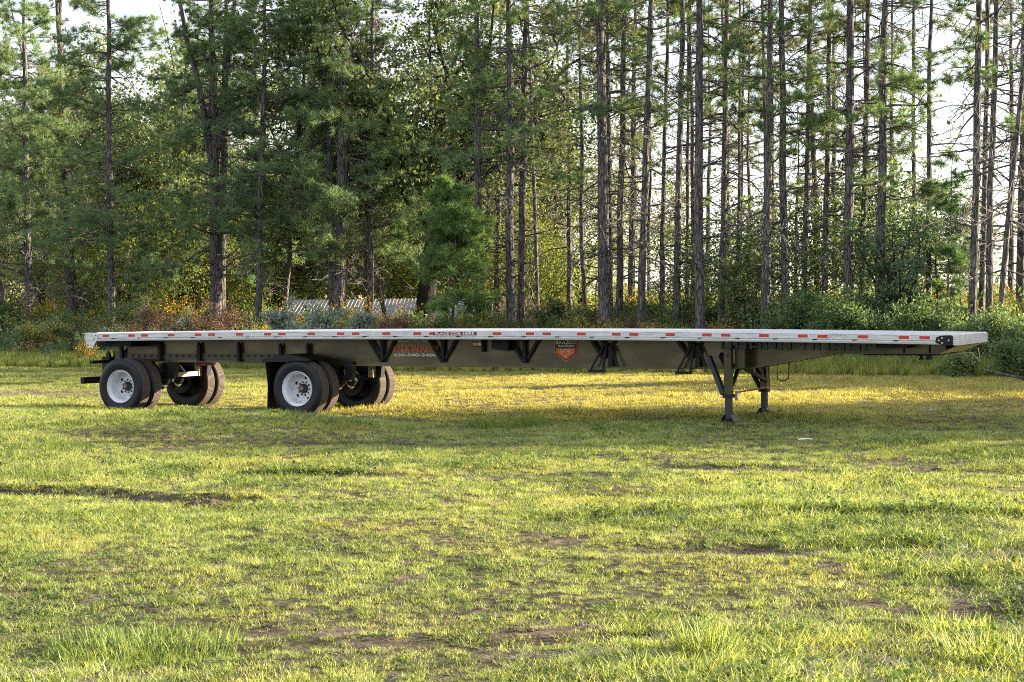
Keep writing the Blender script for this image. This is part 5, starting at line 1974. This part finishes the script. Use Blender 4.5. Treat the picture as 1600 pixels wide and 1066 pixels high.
x_, y_, z_ = ground_pt(1258, 697)
k = MB()
k.add([(-.11, -.02, .01), (.02, -.03, .03), (.12, -.01, .015), (.11, .03, .02), (0, .035, .035), (-.10, .02, .02),
       (-.12, -.02, .026), (.02, -.03, .046), (.13, -.01, .031), (.12, .03, .036), (0, .035, .056), (-.11, .02, .036)],
      [(0, 1, 4, 5), (1, 2, 3, 4), (6, 11, 10, 7), (7, 10, 9, 8), (0, 6, 7, 1), (1, 7, 8, 2), (2, 8, 9, 3), (3, 9, 10, 4), (4, 10, 11, 5), (5, 11, 6, 0)])
o = k.build('paper_scrap', MT['white'], None)
o.scale = (.8, .8, .5)
o.location = (x_, y_, z_ + .025)
o['label'] = 'white scrap of paper on the shaded grass right of the landing legs'
o['category'] = 'litter'
x_, y_, z_ = ground_pt(1098, 655)
k = MB()
k.add([(-.03, 0, .08), (.03, 0, .09), (.02, .03, .11), (-.02, .03, .10), (0, -.02, .05)], [(0, 1, 2, 3), (0, 4, 1), (1, 4, 2), (2, 4, 3), (3, 4, 0)])
o = k.build('dead_leaf', MT['flower'], None)
o.location = (x_, y_, z_)
o['label'] = 'curled yellow dead leaf on the grass left of the near landing leg'
o['category'] = 'leaf'
# heap of grass clippings / soil left of centre
hp = np.random.default_rng(5)
for xx, yy, wd_, hh_, lab in ((322, 793, .24, .08, 'small heap of dug soil and dead grass in the foreground rut'),):
    x_, y_, z_ = ground_pt(xx, yy)
    n = 22
    gxx, gyy = np.meshgrid(np.linspace(-1, 1, n), np.linspace(-1, 1, n))
    rr = np.sqrt(gxx ** 2 + gyy ** 2)
    zz = hh_ * np.clip(1 - rr, 0, 1) ** .8 * (0.2 + 1.7 * fbm(gxx * 3, gyy * 3, 2.5, 4, 4) ** 1.5) - .03 * sstep(rr, .8, 1)
    idx = np.arange(n * n).reshape(n, n)
    q = np.stack([idx[:-1, :-1].ravel(), idx[:-1, 1:].ravel(), idx[1:, 1:].ravel(), idx[1:, :-1].ravel()], 1)
    me = np_mesh('soil_heap', np.stack([gxx.ravel() * wd_, gyy.ravel() * wd_ * .6, zz.ravel()], 1), quads=q)
    at = me.attributes.new('bare', 'FLOAT', 'POINT')
    at.data.foreach_set('value', np.ones(n * n, np.float32))
    o = link('soil_heap', me, None, bpy.data.materials['soil_and_thatch'])
    o.location = (x_, y_, z_ + .01)
    o['label'] = lab
    o['category'] = 'soil heap'

# ------------------------------------------------------------------ trees beyond the right edge that shade the field
G4 = 'trees beyond the right edge of the photo'
shade = broadleaf('shade_tree', 'dense round tree out of view to the right whose shade reaches the landing legs', 27.3, 29.1, .25, 7.6, 4.4, 30000, 'leaf_dark', .22, 810, .5, 'tree', G4, limbs=13, split=1.6, clump=.6)
copy_tree(shade, (32.4, 30.0, 0), 1.3, 'second dense round tree out of view to the right', 1.08, G4)
copy_tree(shade, (39.5, 31.2, 0), 2.9, 'third dense round tree out of view to the right', 1.2, G4)
hedge = shrub('hedge_bush', 'tall leafy hedge bush just beyond the right edge of the photo', 19.6, 40.6, 5.6, 6.0, 22000, 'leaf_green', .17, 801, 'hedge bush', 'hedge bushes beyond the right edge', stems=18)
for j, (x, e) in enumerate(((23.4, 51), (27, 51.5), (31, 51), (35, 52), (39.5, 52))):
    copy_tree(hedge, (x, e - .55 * x, float(ground_z(x, e - .55 * x))), j * 1.7, 'leafy hedge bush number %s out of view beyond the right edge' % ('two', 'three', 'four', 'five', 'six')[j], 1.0 + .04 * j)
